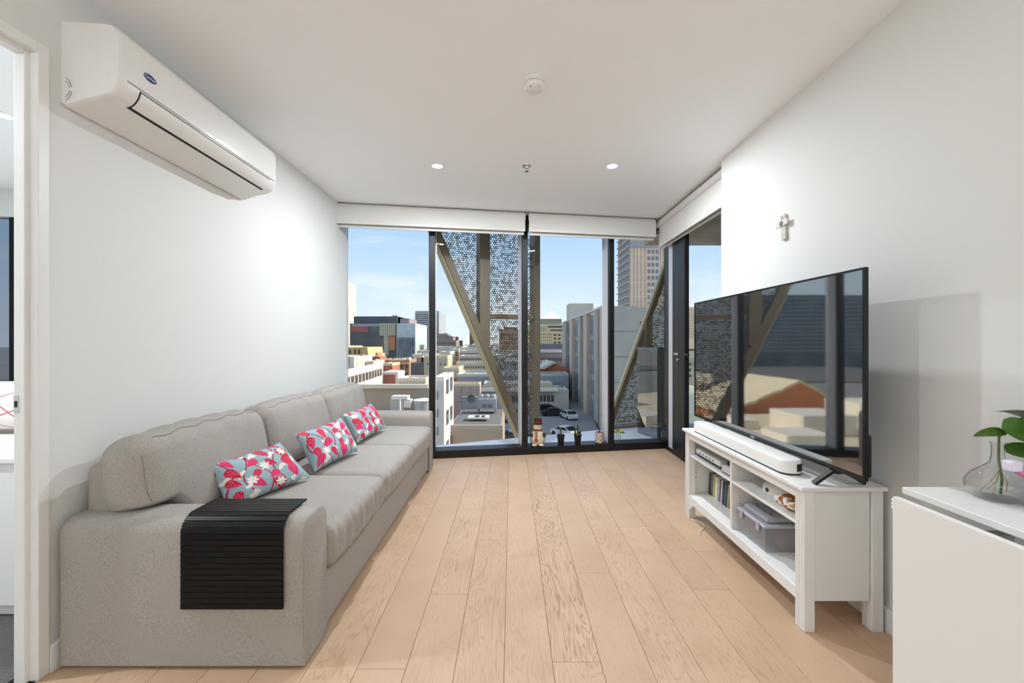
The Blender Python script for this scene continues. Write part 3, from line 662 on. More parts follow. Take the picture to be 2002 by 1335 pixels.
def pillow(label, bl, br, tl, tr, seed, thick=0.060):
    bl, br, tl, tr = [Vector(q) for q in (bl, br, tl, tr)]
    nx, ny = 190, 120; vs_ = []; S = []; T = []
    nrm = ((br-bl).cross(tl-bl)).normalized()
    rr = random.Random(seed); ph = rr.uniform(0, 6)
    sh = nrm*(0.02 if nrm.x > 0 else -0.02); bl, br, tl, tr = bl+sh, br+sh, tl+sh, tr+sh
    cen = (bl+br+tl+tr)/4
    for side in (1, -1):
        for j in range(ny+1):
            for i in range(nx+1):
                a, b = i/nx, j/ny; x, y = 2*a-1, 2*b-1
                pin = 1 - 0.055*(1-y*y)*abs(x)**6; pin2 = 1 - 0.07*(1-x*x)*abs(y)**6
                a2 = 0.5+0.5*x*pin; b2 = 0.5+0.5*y*pin2
                p = (bl*(1-a2)+br*a2)*(1-b2) + (tl*(1-a2)+tr*a2)*b2
                t = thick*((1-abs(x)**3.2)*(1-abs(y)**3.2))**0.62
                t += 0.004*math.sin(9*x+ph)*math.sin(5*y+ph)*(1-x*x)*(1-y*y)
                vs_.append(p + nrm*(side*t)); S.append(a*0.46); T.append(b*0.30)
    q = (nx+1)*(ny+1); fs = []
    for j in range(ny):
        for i in range(nx):
            o = j*(nx+1)+i
            fs.append((o, o+1, o+nx+2, o+nx+1)); fs.append((q+o, q+o+nx+1, q+o+nx+2, q+o+1))
    base = Vector((cen.x, cen.y, min(bl.z, br.z)))
    mb = MB(); mb.v = [tuple(p) for p in vs_]; mb.f = fs
    o = one('throw_pillow', mb, pm, label, 'cushion', tuple(base), True, 'floral throw pillows on the sofa')
    cols = floral(np.array(S), np.array(T), seed)
    ca = o.data.color_attributes.new('print', 'FLOAT_COLOR', 'POINT')
    ca.data.foreach_set('color', np.concatenate([cols, np.ones((len(S), 1))], 1).astype(np.float32).ravel())
    return o
pillow('floral pink and white throw pillow nearest the black slatted tray', (-1.305, 1.88, 0.455), (-1.13, 2.31, 0.465), (-1.395, 1.89, 0.655), (-1.265, 2.24, 0.675), 11)
pillow('floral pink and white throw pillow in the middle of the sofa', (-1.17, 2.43, 0.455), (-1.06, 2.84, 0.475), (-1.285, 2.43, 0.675), (-1.18, 2.83, 0.70), 23)
pillow('floral pink and white throw pillow nearest the window', (-1.18, 3.13, 0.455), (-1.095, 3.56, 0.480), (-1.28, 3.10, 0.675), (-1.205, 3.50, 0.70), 5)

# slatted tray over the armrest
tr_ = thing('slatted_tray', 'black flexible slatted tray draped over the near sofa armrest', 'tray', (-1.036, SY0+0.05, 0.22))
def tray_path(d):
    """distance from the lower front edge -> (y, z, angle)"""
    off_ = 0.007; zt = 0.565+off_; yf = SY0-off_-0.002; r = 0.055+off_
    h = zt - r - 0.232
    if d < h: return (yf, 0.232+d, 90)
    d -= h; al = r*math.pi/2
    if d < al:
        a = d/r; return (yf + r*(1-math.cos(a)), zt-r+r*math.sin(a), 90-math.degrees(a))
    d -= al; return (yf+r+d, zt, 0)
pitch = 0.0215
for i in range(23):
    y, z, a = tray_path(pitch*(i+0.5))
    t = Vector((0, math.cos(R(a)), math.sin(R(a)))); n = Vector((0, -math.sin(R(a)), math.cos(R(a))))
    if i == 0:
        slat_mb = MB().rbox((0, 0, 0), (0.190, pitch/2-0.0008, 0.0035), 0.0016, 1, 1); slat0 = slat_mb.build('slat', M['slat'])
        o = slat0
    else: o = slat0.copy(); col.objects.link(o)
    o.parent = tr_; o.location = Vector((-1.036, y, z)) - Vector(tr_['_w']); o.rotation_euler = (R(a), 0, 0)

# ------------------------------------------------------------------ television bench
BX0, BX1, BY0, BY1, BZ = 1.215, 1.575, 1.735, 2.945, 0.615
tb = thing('tv_bench', 'white open shelf television bench with four legs along the right wall', 'tv bench', (1.395, 2.34, 0))
MB().cbox((BX0-0.002, BY0-0.004, BZ-0.018), (BX1, BY1+0.004, BZ), 0.004).build('top', M['white'], tb)
lx0, lx1 = BX0+0.018, BX1-0.008; ly0, ly1 = BY0+0.010, BY1-0.010; LW = 0.055
for (xa, ya, sx_, sy_) in ((lx0, ly0, 1, 1), (lx1-0.045, ly0, 1, 1), (lx0, ly1-LW, 1, 1), (lx1-0.045, ly1-LW, 1, 1)):
    wx = 0.045
    lg = MB().cbox((xa, ya, 0), (xa+wx, ya+LW, BZ-0.0185), 0.002).build('leg', M['white'], tb)
    for k in range(3):      # fluting on the face to the room
        yy = ya+0.012+0.0155*k
        MB().box((xa-0.0025, yy, 0.002), (xa+0.001, yy+0.009, BZ-0.02)).build('flute', M['white'], lg)
for ya in (ly0+0.012, ly1-0.030):
    MB().box((lx0+0.0455, ya, 0.125), (lx1-0.0455, ya+0.018, BZ-0.0185)).build('side_panel', M['white'], tb)
YM = 2.352
MB().box((lx0+0.012, YM-0.009, 0.167), (lx1-0.006, YM+0.009, BZ-0.0185)).build('divider', M['white'], tb)
MB().box((lx1-0.005, ly0+LW+0.0005, 0.13), (lx1, ly1-LW-0.0005, BZ-0.0185)).build('back_panel', M['white'], tb)
MB().cbox((lx0+0.004, ly0+LW+0.0005, BZ-0.064), (lx0+0.022, ly1-LW-0.0005, BZ-0.0185), 0.002).build('top_rail', M['white'], tb)
MB().box((lx0+0.010, ly0+0.031, 0.149), (lx1-0.006, ly1-0.031, 0.167)).build('bottom_shelf', M['white'], tb)
ya, yb_ = ly0+LW+0.0005, ly1-LW-0.0005
ap = [(ya, 0.160), (yb_, 0.160), (yb_, 0.066)] + [(yb_-0.010-0.07*t, 0.066+0.046*math.sin(R(90)*t)) for t in [i/6 for i in range(7)]] + [(ya, 0.112)]
MB().prism([(p[0], p[1]) for p in ap], lx0+0.002, lx0+0.0095, 0).build('apron', M['white'], tb)
for y0, y1 in ((ly0+0.0305, YM-0.0095), (YM+0.0095, ly1-0.0305)):
    MB().cbox((lx0+0.012, y0, 0.428), (lx1-0.006, y1, 0.443), 0.0015).build('shelf', M['white'], tb)
hol = [(YM-0.0098, z) for z in (0.28, 0.312, 0.344)] + [(ly1-0.0308, z) for z in (0.28, 0.312, 0.344)]
for y, z in hol:
    MB().lathe([(0, 0), (0.0028, 0), (0.0028, 0.0006), (0, 0.0006)], (lx0+0.06, y-0.0003, z), 8, 'y').build('shelf_pin_hole', M['dark'], tb)

# television
tvr = math.atan2(1.346-1.362, 1.455)*-1
tv = thing('television', 'large black flat screen television standing on the white bench', 'television', (1.385, 2.33, BZ), tvr, world_coords=False)
TL, TZ0, TZ1 = 0.7275, 0.682-BZ, 1.513-BZ
tvm = bpy.data.materials.new('tv_screen'); tvm.use_nodes = True; t = tvm.node_tree; t.nodes.clear()
o_ = t.nodes.new('ShaderNodeOutputMaterial'); d1 = t.nodes.new('ShaderNodeBsdfDiffuse'); d1.inputs[0].default_value = lin((22, 24, 27))
g1 = t.nodes.new('ShaderNodeBsdfGlossy'); g1.inputs['Roughness'].default_value = 0.035; g1.inputs[0].default_value = lin((235, 235, 232))
fr = t.nodes.new('ShaderNodeFresnel'); fr.inputs['IOR'].default_value = 4.4
ms = t.nodes.new('ShaderNodeMixShader'); tcn = t.nodes.new('ShaderNodeTexCoord'); mpn = t.nodes.new('ShaderNodeMapping'); mpn.inputs['Scale'].default_value = (1, 6.5, 0.45)
nn_ = t.nodes.new('ShaderNodeTexNoise'); nn_.inputs['Scale'].default_value = 1.0; nn_.inputs['Detail'].default_value = 1.5
bp = t.nodes.new('ShaderNodeBump'); bp.inputs['Strength'].default_value = 0.10; bp.inputs['Distance'].default_value = 0.004
t.links.new(tcn.outputs['Object'], mpn.inputs[0]); t.links.new(mpn.outputs[0], nn_.inputs['Vector']); t.links.new(nn_.outputs['Fac'], bp.inputs['Height']); t.links.new(bp.outputs[0], g1.inputs['Normal'])
t.links.new(fr.outputs[0], ms.inputs[0]); t.links.new(d1.outputs[0], ms.inputs[1]); t.links.new(g1.outputs[0], ms.inputs[2]); t.links.new(ms.outputs[0], o_.inputs[0])
MB().box((-0.0262, -TL+0.009, TZ0+0.018), (-0.0250, TL-0.009, TZ1-0.009)).build('screen', tvm, tv)
bz = MB()
for a, b in (((-0.029, -TL, TZ0), (-0.012, -TL+0.009, TZ1)), ((-0.029, TL-0.009, TZ0), (-0.012, TL, TZ1)), ((-0.029, -TL+0.009, TZ1-0.009), (-0.012, TL-0.009, TZ1)), ((-0.029, -TL+0.009, TZ0), (-0.012, TL-0.009, TZ0+0.018))): bz.box(a, b)
bz.build('bezel', M['bezel'], tv)
MB().box((-0.0249, -TL+0.009, TZ0+0.018), (-0.010, TL-0.009, TZ1-0.009)).build('back_cover', M['blackp'], tv)
MB().rbox((-0.001, 0, TZ0+0.095), (0.011, TL-0.004, 0.085), 0.02, 2, 2).build('electronics_housing', M['blackp'], tv, True)
MB().cbox((-0.0310, -0.018, TZ0+0.003), (-0.0292, 0.018, TZ0+0.014), 0.0005).build('badge', M['chrome'], tv)
for yy in (-0.56, 0.56):
    ft = MB()
    for xe in (-0.100, 0.115):
        ft.beam((0.0, yy, TZ0+0.006), (xe, yy, 0.006), 0.024, 0.012, (1, 0, 0.6))
    ft.box((-0.012, yy-0.012, TZ0-0.02), (0.012, yy+0.012, TZ0+0.0))
    ft.build('foot', M['blackp'], tv)

# soundbar
sb = thing('soundbar', 'slim white soundbar lying in front of the television', 'soundbar', (1.292, 2.37, BZ))
def sbf(p): return p
def stad(x0, x1, y0, y1, r, n=8):
    pts = []
    for cx_, cy_, a0 in ((x1-r, y1-r, 0), (x0+r, y1-r, 90), (x0+r, y0+r, 180), (x1-r, y0+r, 270)):
        pts += [(cx_+r*math.cos(R(a0+90*i/n)), cy_+r*math.sin(R(a0+90*i/n))) for i in range(n+1)]
    return pts
MB().prism(stad(1.243, 1.342, 1.888, 2.852, 0.044), BZ+0.0005, BZ+0.008, 2).build('base', M['blackp'], sb)
bod = MB(); rings = [(0.0085, 0.0), (0.060, 0.0), (0.067, 0.004), (0.070, 0.012)]; base_ = None; vv = []; 
for z, ins in rings:
    pts = stad(1.240+ins, 1.345-ins, 1.885+ins, 2.855-ins, 0.048-ins*0.6); n_ = len(pts); vv += [(x, y, BZ+z) for x, y in pts]
ff = [tuple(range(n_-1, -1, -1)), tuple(range((len(rings)-1)*n_, len(rings)*n_))] + [(i*n_+k, i*n_+(k+1) % n_, (i+1)*n_+(k+1) % n_, (i+1)*n_+k) for i in range(len(rings)-1) for k in range(n_)]
bod.add(vv, ff).build('body', M['plastic'], sb, True, ang=50)
pw_ = [(1.297+0.0487*math.cos(R(a)), 1.933+0.0487*math.sin(R(a))) for a in range(272, 321, 6)]
MB().prism(pw_+[(1.297+(x-1.297)*0.96, 1.933+(y-1.933)*0.96) for x, y in pw_[::-1]], BZ+0.018, BZ+0.052, 2).build('port_window', M['blackp'], sb)

# things on the bench's shelves
M['grille'] = mat('device_white', (222, 222, 220), 0.4)
md = thing('set_top_box', 'flat white and black modem lying on the upper shelf of the far bay', 'modem', (1.38, 2.66, 0.443))
MB().cbox((1.275, 2.53, 0.446), (1.475, 2.845, 0.462), 0.003).build('base', M['blackp'], md)
MB().cbox((1.270, 2.525, 0.4625), (1.478, 2.85, 0.492), 0.005).build('lid', M['grille'], md)
for k in range(5): MB().box((1.2695, 2.60+0.045*k, 0.474), (1.2705, 2.625+0.045*k, 0.480)).build('vent', M['dark'], md)
for k in range(4): MB().box((1.29+0.05*k, 2.54, 0.4432), (1.30+0.05*k, 2.83, 0.4462)).build('foot_pad', M['blackp'], md)
pl = thing('leaflet_stack', 'small stack of grey and white leaflets beside the divider, upper shelf', 'leaflets', (1.33, 2.44, 0.443))
rr = random.Random(4)
for k in range(7):
    dx, dy = rr.uniform(-.006, .006), rr.uniform(-.008, .008)
    MB().box((1.268+dx, 2.385+dy, 0.4435+0.006*k), (1.41+dx, 2.495+dy, 0.4488+0.006*k)).build('leaflet', mat('leaflet_paper_%d' % k, rr.choice([(212, 212, 212), (150, 152, 158), (226, 224, 220), (96, 98, 104)]), 0.6), pl)
bc = MB().cbox((1.30, 2.40, 0.4860), (1.345, 2.50, 0.505), 0.003)
one('remote_control', bc, M['blackp'], 'small black remote lying on the leaflets inside the tv bench', 'remote', (1.32, 2.45, 0.486))
books = [('dark grey', (52, 56, 54), .020, .150), ('mottled grey', (120, 118, 108), .024, .152), ('cream', (206, 200, 182), .012, .150), ('pale green', (176, 186, 130), .010, .152), ('yellow', (222, 206, 60), .012, .148), ('grey green', (150, 158, 146), .016, .150), ('white', (232, 230, 226), .020, .152), ('lilac', (190, 182, 196), .012, .150), ('dark purple', (74, 44, 74), .014, .148), ('ivory', (228, 222, 204), .014, .150), ('maroon', (110, 44, 66), .014, .150), ('plum', (92, 60, 92), .012, .146), ('teal', (60, 116, 116), .016, .150), ('slate', (70, 82, 96), .018, .148), ('tan', (196, 170, 130), .014, .150)]
y = 2.885; rr = random.Random(5)
for nm, c, th, hh in books:
    bt = mat('book_cover_'+nm.replace(' ', '_'), c, 0.5)
    x0 = 1.375+rr.uniform(-.006, .006)
    root = thing('book', '%s slim book in the row on the bottom shelf of the tv bench' % nm, 'book', (x0, y, 0.167), 0, 'books on the bottom shelf of the tv bench', world_coords=False)
    root.rotation_euler = (R(6), 0, 0)
    MB().box((0, -th/2, 0.002), (0.0015, th/2-0.0008, hh+0.002)).box((0.0015, -th/2, 0.002), (0.12, -th/2+0.0012, hh+0.002)).box((0.0015, th/2-0.002, 0.002), (0.12, th/2-0.0008, hh+0.002)).build('cover', bt, root)
    MB().box((0.002, -th/2+0.0014, 0.004), (0.116, th/2-0.0022, hh-0.002)).build('pages', M['leaf'] if 'leaf' in M else M.setdefault('leaf', mat('book_pages', (226, 220, 204), 0.8)), root)
    y -= th + 0.0022
rt = thing('router', 'round white domed router on the upper shelf of the near bay', 'router', (1.40, 2.135, 0.443))
MB().lathe([(0.085, 0.4432), (0.090, 0.450), (0.090, 0.470), (0.082, 0.486), (0.06, 0.496), (0.0, 0.500)], (1.40, 2.135, 0), 32).build('shell', M['plastic'], rt, True, ang=60)
MB().lathe([(0, 0), (0.011, 0), (0.011, 0.004), (0, 0.004)], (1.308, 2.125, 0.466), 14, 'x').build('lens', M['blackp'], rt)
# snack packet
def pk(p):
    q = Vector(p); q.z *= (1-0.75*abs(p.y/0.075)**3); q.x += 0.006*math.sin(60*p.y); q.z += 0.004*math.sin(70*p.x+50*p.y); return q
pkm = bpy.data.materials.new('printed_foil'); pkm.use_nodes = True; t = pkm.node_tree; b = t.nodes['Principled BSDF']
v = t.nodes.new('ShaderNodeTexNoise'); v.inputs['Scale'].default_value = 24; c2 = t.nodes.new('ShaderNodeValToRGB'); c2.color_ramp.interpolation = 'CONSTANT'
c2.color_ramp.elements[0].color = lin((206, 120, 40)); c2.color_ramp.elements[1].position = 0.46; c2.color_ramp.elements[1].color = lin((238, 232, 224))
e = c2.color_ramp.elements.new(0.60); e.color = lin((196, 150, 96)); e = c2.color_ramp.elements.new(0.38); e.color = lin((140, 70, 30))
tcx = t.nodes.new('ShaderNodeTexCoord'); t.links.new(tcx.outputs['Object'], v.inputs['Vector']); t.links.new(v.outputs['Fac'], c2.inputs[0]); t.links.new(c2.outputs[0], b.inputs['Base Color']); b.inputs['Roughness'].default_value = 0.25
one('snack_packet', MB().rbox((1.325, 1.94, 0.473), (0.055, 0.075, 0.026), 0.02, 3, 6, pk), pkm, 'crumpled orange and white snack packet on the upper shelf of the near bay', 'packet', (1.325, 1.94, 0.445), True)
# storage box, translucent
fr_m = bpy.data.materials.new('frosted_plastic'); fr_m.use_nodes = True; t = fr_m.node_tree; t.nodes.clear()
o_ = t.nodes.new('ShaderNodeOutputMaterial'); tp = t.nodes.new('ShaderNodeBsdfTransparent'); tp.inputs[0].default_value = lin((228, 230, 232)); df = t.nodes.new('ShaderNodeBsdfPrincipled'); df.inputs['Base Color'].default_value = lin((226, 227, 230)); df.inputs['Roughness'].default_value = 0.3
ms = t.nodes.new('ShaderNodeMixShader'); ms.inputs[0].default_value = 0.34; t.links.new(tp.outputs[0], ms.inputs[1]); t.links.new(df.outputs[0], ms.inputs[2]); t.links.new(ms.outputs[0], o_.inputs[0])
bx = thing('storage_box', 'frosted clear plastic storage box with grey lid on the bottom shelf of the tv bench', 'box', (1.40, 2.22, 0.167))
def tapered(mb, x0, x1, y0, y1, z0, z1, tp_, th=0.003):
    b0 = [(x0+tp_, y0+tp_), (x1-tp_, y0+tp_), (x1-tp_, y1-tp_), (x0+tp_, y1-tp_)]; b1 = [(x0, y0), (x1, y0), (x1, y1), (x0, y1)]
    vs_ = [(x, y, z0) for x, y in b0] + [(x, y, z1) for x, y in b1]
    return mb.add(vs_, [(3,2,1,0)] + [(i, (i+1) % 4, 4+(i+1) % 4, 4+i) for i in range(4)])
tapered(MB(), 1.266, 1.545, 2.07, 2.325, 0.1685, 0.290, 0.010).build('tub', fr_m, bx)
MB().cbox((1.262, 2.066, 0.2905), (1.549, 2.329, 0.303), 0.004).build('lid', mat('lid_pale_grey', (190, 192, 199), 0.35), bx)
MB().rbox((1.405, 2.20, 0.317), (0.115, 0.105, 0.0135), 0.012, 2, 2).build('lid_top', mat('lid_grey', (172, 174, 182), 0.35), bx, True)
MB().tube([(1.34, 2.14, 0.3305), (1.34, 2.14, 0.342), (1.34, 2.26, 0.342), (1.34, 2.26, 0.3305)], 0.006, 8).build('handle', mat('handle_grey', (120, 122, 128), 0.4), bx)
for yy in (2.12, 2.27): MB().cbox((1.256, yy-0.014, 0.262), (1.2615, yy+0.014, 0.305), 0.002).build('clip', mat('clip_grey', (170, 172, 178), 0.4), bx)
rr = random.Random(8)
for k in range(7):
    x = rr.uniform(1.30, 1.48); y = rr.uniform(2.10, 2.27); hgt = rr.uniform(0.05, 0.10); c = rr.choice([(150, 120, 105), (90, 88, 92), (205, 205, 205), (170, 140, 130), (120, 130, 120)])
    tag(MB().cbox((x-0.022, y-0.018, 0.1725), (x+0.022, y+0.018, 0.1725+hgt), 0.004).build('stored_item', mat('stored_item_%d' % k, c, 0.6), bx))
one('power_cable', MB().tube([(1.235+0.05*math.sin(k*0.55), 2.86-0.03*k, 0.0035) for k in range(9)], 0.0028, 6), M['plastic'], 'thin white cable lying on the floor under the tv bench', 'cable', (1.25, 2.75, 0.0), True)

# ------------------------------------------------------------------ cross on the right wall
cyc, czc = 2.41, 1.89
cr_ = thing('wall_cross', 'small pale wooden cross hanging on the right wall above the television', 'cross', (XR, cyc, czc-0.07), world_coords=False)
cr_.rotation_euler = (R(-3), 0, 0)
cwm = mat('cross_wood', (214, 210, 202), 0.6, noise=0.12, nscale=40)
cdm = mat('cross_edge', (128, 122, 112), 0.6)
MB().cbox((-0.016, -0.019, 0), (-0.002, 0.019, 0.148), 0.002).build('upright', cwm, cr_)
MB().cbox((-0.024, -0.052, 0.078), (-0.0165, 0.052, 0.112), 0.002).build('crossbar', cwm, cr_)
MB().lathe([(0, -0.028), (0.013, -0.028), (0.016, -0.0245), (0, -0.0245)], (0, 0.0, 0.095), 18, 'x').build('medallion', cdm, cr_, True)
for k in range(6):
    for zz in (0.012, 0.118):
        z = zz + 0.010*k if zz < 0.1 else zz + 0.004*k
        MB().box((-0.0166, -0.012, z), (-0.0159, 0.012, z+0.0018)).build('carved_line', cdm, cr_)

# ------------------------------------------------------------------ drop leaf table and what stands on it
dt = thing('drop_leaf_table', 'white drop leaf table against the right wall, nearest the viewer', 'table', (1.42, 0.9, 0))
MB().cbox((1.302, 0.35, 0.718), (1.588, 1.382, 0.740), 0.0025).build('top', M['white'], dt)
MB().cbox((1.252, 0.36, 0.035), (1.272, 1.362, 0.716), 0.0025).build('drop_leaf', M['white'], dt)
MB().box((1.335, 0.42, 0.62), (1.350, 1.34, 0.7175)).build('apron', M['white'], dt)
MB().box((1.36, 1.31, 0.0), (1.575, 1.33, 0.7175)).build('end_panel', M['white'], dt)
MB().box((1.36, 0.40, 0.0), (1.575, 0.42, 0.7175)).build('end_panel', M['white'], dt)
MB().cbox((1.2725, 1.10, 0.700), (1.333, 1.13, 0.709), 0.002).build('hinge', M['chrome'], dt)
MB().cbox((1.275, 0.55, 0.690), (1.333, 1.00, 0.706), 0.002).build('support_bar', M['blackp'], dt)
for k in range(3): MB().lathe([(0, 0), (0.006, 0), (0.007, 0.008), (0, 0.012)], (1.262, 1.362, 0.700-0.012*k), 10, 'y').build('bumper', M['plastic'], dt, True)
cg = bpy.data.materials.new('clear_glass'); cg.use_nodes = True; b = cg.node_tree.nodes['Principled BSDF']; b.inputs['Transmission Weight'].default_value = 1.0; b.inputs['Roughness'].default_value = 0.0; b.inputs['IOR'].default_value = 1.42; b.inputs['Base Color'].default_value = lin((250, 250, 248))
M['leafg'] = mat('pothos_leaf', (66, 104, 30), 0.32, noise=0.35, nscale=30)
M['leafd'] = mat('dark_leaf', (40, 66, 24), 0.4, noise=0.2, nscale=30)
M['leafy'] = mat('yellow_leaf', (176, 170, 40), 0.5, noise=0.2, nscale=30)
M['stem'] = mat('green_stem', (96, 110, 48), 0.5)
vx, vy = 1.497, 1.275
fl = thing('glass_flask', 'clear round glass flask holding a cut pothos, on the white table', 'vase', (vx, vy, 0.740))
prof = [(0.0, 0.7412), (0.045, 0.7412), (0.062, 0.750), (0.074, 0.770), (0.073, 0.790), (0.060, 0.812), (0.036, 0.834), (0.020, 0.850), (0.0155, 0.872), (0.0155, 0.905), (0.019, 0.914)]
inn = [(max(0.0, r-0.0028), z) for r, z in prof[::-1][:-1]] + [(0.0, 0.7445)]
MB().lathe(prof+inn, (vx, vy, 0), 36).build('bulb', cg, fl, True, ang=60)
po = thing('pothos_cutting', 'green pothos cutting with broad leaves growing out of the glass flask', 'plant', (vx, vy, 0.75))
MB().tube([(vx+0.02, vy+0.01, 0.752), (vx+0.012, vy, 0.80), (vx+0.002, vy, 0.86), (vx+0.003, vy, 0.93), (vx+0.03, vy-0.02, 0.985), (vx+0.08, vy-0.05, 1.02)], 0.0032, 7).build('stem', M['stem'], po, True)
for k in range(4):
    a = 1.1*k; MB().tube([(vx+0.004, vy, 0.83), (vx+0.02*math.cos(a)+0.01, vy+0.02*math.sin(a), 0.79), (vx+0.04*math.cos(a+.3), vy+0.035*math.sin(a+.3), 0.757)], 0.0010, 5).build('root', mat('root_%d' % k, (178, 160, 110), 0.6), po)
def hleaf(base, d, up, L, W, droop, m):
    o = MB().leaf(base, d, up, L, W, droop, 0.22, 12, True).build('leaf', m, po, True, ang=80)
    return o
hleaf((vx+0.010, vy-0.01, 0.948), (-0.97, -0.12, 0.05), (0.05, -0.75, 0.65), 0.116, 0.019, 0.14, M['leafg'])
hleaf((vx-0.012, vy-0.02, 0.975), (0.85, -0.45, -0.42), (-0.25, -0.85, 0.45), 0.128, 0.044, 0.06, M['leafg'])
hleaf((vx+0.008, vy-0.01, 0.895), (0.95, -0.30, 0.02), (-0.1, -0.9, 0.45), 0.150, 0.030, 0.15, M['leafg'])
hleaf((vx+0.044, vy-0.03, 1.005), (0.7, -0.5, -0.25), (-0.3, -0.5, 0.8), 0.12, 0.055, 0.3, M['leafd'])
hleaf((vx+0.085, vy-0.05, 1.015), (-0.3, -0.5, 0.35), (-0.2, -0.7, 0.7), 0.085, 0.035, 0.3, M['leafg'])
hleaf((vx+0.060, vy-0.04, 0.990), (-0.1, 0.7, 0.3), (0.0, -0.6, 0.8), 0.10, 0.045, 0.3, M['leafd'])
pk_ = thing('faceted_toy', 'pink and lilac faceted plastic toy standing in front of the glass flask', 'toy', (1.52, 1.19, 0.740))
pm1 = mat('pink_plastic', (226, 178, 196), 0.35); pm2 = mat('lilac_plastic', (222, 216, 232), 0.35); pm3 = mat('deep_pink_plastic', (206, 132, 160), 0.35)
MB().lathe([(0.024, 0.741), (0.036, 0.757), (0.034, 0.782), (0.016, 0.800), (0.0, 0.800)], (1.525, 1.165, 0), 7).build('foot', pm1, pk_)
ta, tb_ = Vector((1.528, 1.185, 0.802)), Vector((1.425, 1.175, 0.868))
MB().beam(Vector((1.53, 1.164, 0.80)), tb_+Vector((0.008, 0, -0.004)), 0.020, 0.024, (0, 1, 0)).build('handle', pm3, pk_)
MB().rbox((1.420, 1.175, 0.872), (0.016, 0.015, 0.015), 0.006, 1, 1).build('knob', pm2, pk_)

# ------------------------------------------------------------------ small things on the window ledge
LZ = 0.0795
def ledge(u, d=0.085):
    s_ = s_of(u, d); p = Vector((0, W0, 0)) + E*s_ + NRM*d; return (p.x, p.y, LZ)
px, py, pz = ledge(1051)
sn = thing('snowman_figurine', 'cream ceramic snowman figurine with brown top hat on the window ledge', 'figurine', (px, py, pz))
cer = mat('cream_ceramic', (214, 200, 172), 0.35, noise=0.08, nscale=20)
MB().lathe([(0.050, pz+0.001), (0.070, pz+0.010), (0.084, pz+0.045), (0.086, pz+0.075), (0.074, pz+0.118), (0.056, pz+0.150), (0.046, pz+0.172), (0.048, pz+0.195), (0.043, pz+0.222), (0.026, pz+0.242), (0.0, pz+0.246)], (px, py, 0), 28, sq=(1, 0.78)).build('body', cer, sn, True, ang=70)
hb = mat('hat_brown', (58, 34, 28), 0.45); hx = px+0.006
MB().lathe([(0.0, pz+0.236), (0.052, pz+0.238), (0.052, pz+0.246), (0.040, pz+0.248), (0.044, pz+0.300), (0.0, pz+0.303)], (hx, py, 0), 24, sq=(1, 0.85)).build('hat', hb, sn, True)
MB().lathe([(0.0405, pz+0.249), (0.0415, pz+0.249), (0.0425, pz+0.263), (0.041, pz+0.263)], (hx, py, 0), 24, sq=(1.02, 0.88)).build('hat_band', mat('hat_red', (140, 44, 36), 0.5), sn)
MB().lathe([(0.047, pz+0.160), (0.058, pz+0.168), (0.056, pz+0.180), (0.046, pz+0.184)], (px, py, 0), 24, sq=(1, 0.80)).build('scarf', mat('scarf_red', (150, 50, 44), 0.7), sn, True)
MB().cbox((px-0.030, py-0.062, pz+0.085), (px-0.004, py-0.046, pz+0.165), 0.004).build('scarf_end', mat('scarf_stripe', (196, 150, 120), 0.7), sn)
for k in range(4): MB().box((px-0.031, py-0.0630, pz+0.092+0.019*k), (px-0.003, py-0.0621, pz+0.100+0.019*k)).build('scarf_stripe', bpy.data.materials['scarf_red'], sn)
MB().rbox((px-0.018, py-0.066, pz+0.070), (0.018, 0.008, 0.016), 0.004, 1, 1).build('mitten_patch', mat('patch_red', (176, 56, 60), 0.6), sn)
for sx_ in (-1, 1): MB().rbox((px+sx_*0.070, py-0.025, pz+0.118), (0.020, 0.022, 0.024), 0.014, 2, 1).build('mitten', mat('mitten_green_%d' % (sx_+1), (44, 70, 44), 0.7), sn, True)
for dx, dz in ((-0.012, 0.212), (0.014, 0.212)): MB().lathe([(0, 0), (0.004, 0.0), (0.0, 0.004)], (px+dx, py-0.0385, pz+dz), 8, 'y').build('eye', M['dark'], sn)
MB().lathe([(0.005, 0.0), (0.0, -0.022)], (px+0.001, py-0.034, pz+0.203), 8, 'y').build('nose', mat('nose_orange', (190, 96, 40), 0.6), sn)
for k in range(3): MB().lathe([(0, -0.003), (0.004, 0.0), (0, 0.001)], (px+0.022, py-0.060-0.002*k, pz+0.125-0.028*k), 8, 'y').build('button', M['dark'], sn)
for sx_ in (-1, 1): MB().rbox((px+sx_*0.038, py-0.052, pz+0.012), (0.026, 0.020, 0.011), 0.010, 2, 1).build('shoe', cer, sn, True)
soil = mat('soil', (46, 36, 28), 0.9, noise=0.2, nscale=90)
def pot(name, label, u, r0, r1, h, m, d=0.085):
    x, y, z = ledge(u, d); r = thing(name, label, 'plant pot', (x, y, z), 0, 'small pots on the window ledge')
    th = 0.0025
    MB().lathe([(0.0, z+0.0005), (r0, z+0.0005), (r1, z+h-0.012), (r1+0.003, z+h-0.012), (r1+0.003, z+h), (r1-th, z+h), (r1-th, z+h-0.02), (0.0, z+h-0.02)], (x, y, 0), 24).build('rim_and_wall', m, r, True)
    MB().lathe([(0, z+h-0.0195), (r1-th-0.001, z+h-0.0195), (r1-th-0.001, z+h-0.014), (0, z+h-0.012)], (x, y, 0), 20).build('soil', soil, r)
    return x, y, z+h-0.012
bpm = mat('nursery_pot_black', (20, 20, 22), 0.5)
x, y, z = pot('nursery_pot', 'small black nursery pot next to the snowman figurine', 1096.5, 0.031, 0.042, 0.105, bpm)
pa_ = thing('succulent', 'bushy green succulent in the black pot next to the snowman', 'plant', (x, y, z), 0, 'plants on the window ledge')
MB().tube([(x, y, z-0.006), (x-0.003, y, z+0.05), (x-0.006, y, z+0.085)], 0.004, 6).build('stem', M['stem'], pa_, True)
rr = random.Random(2)
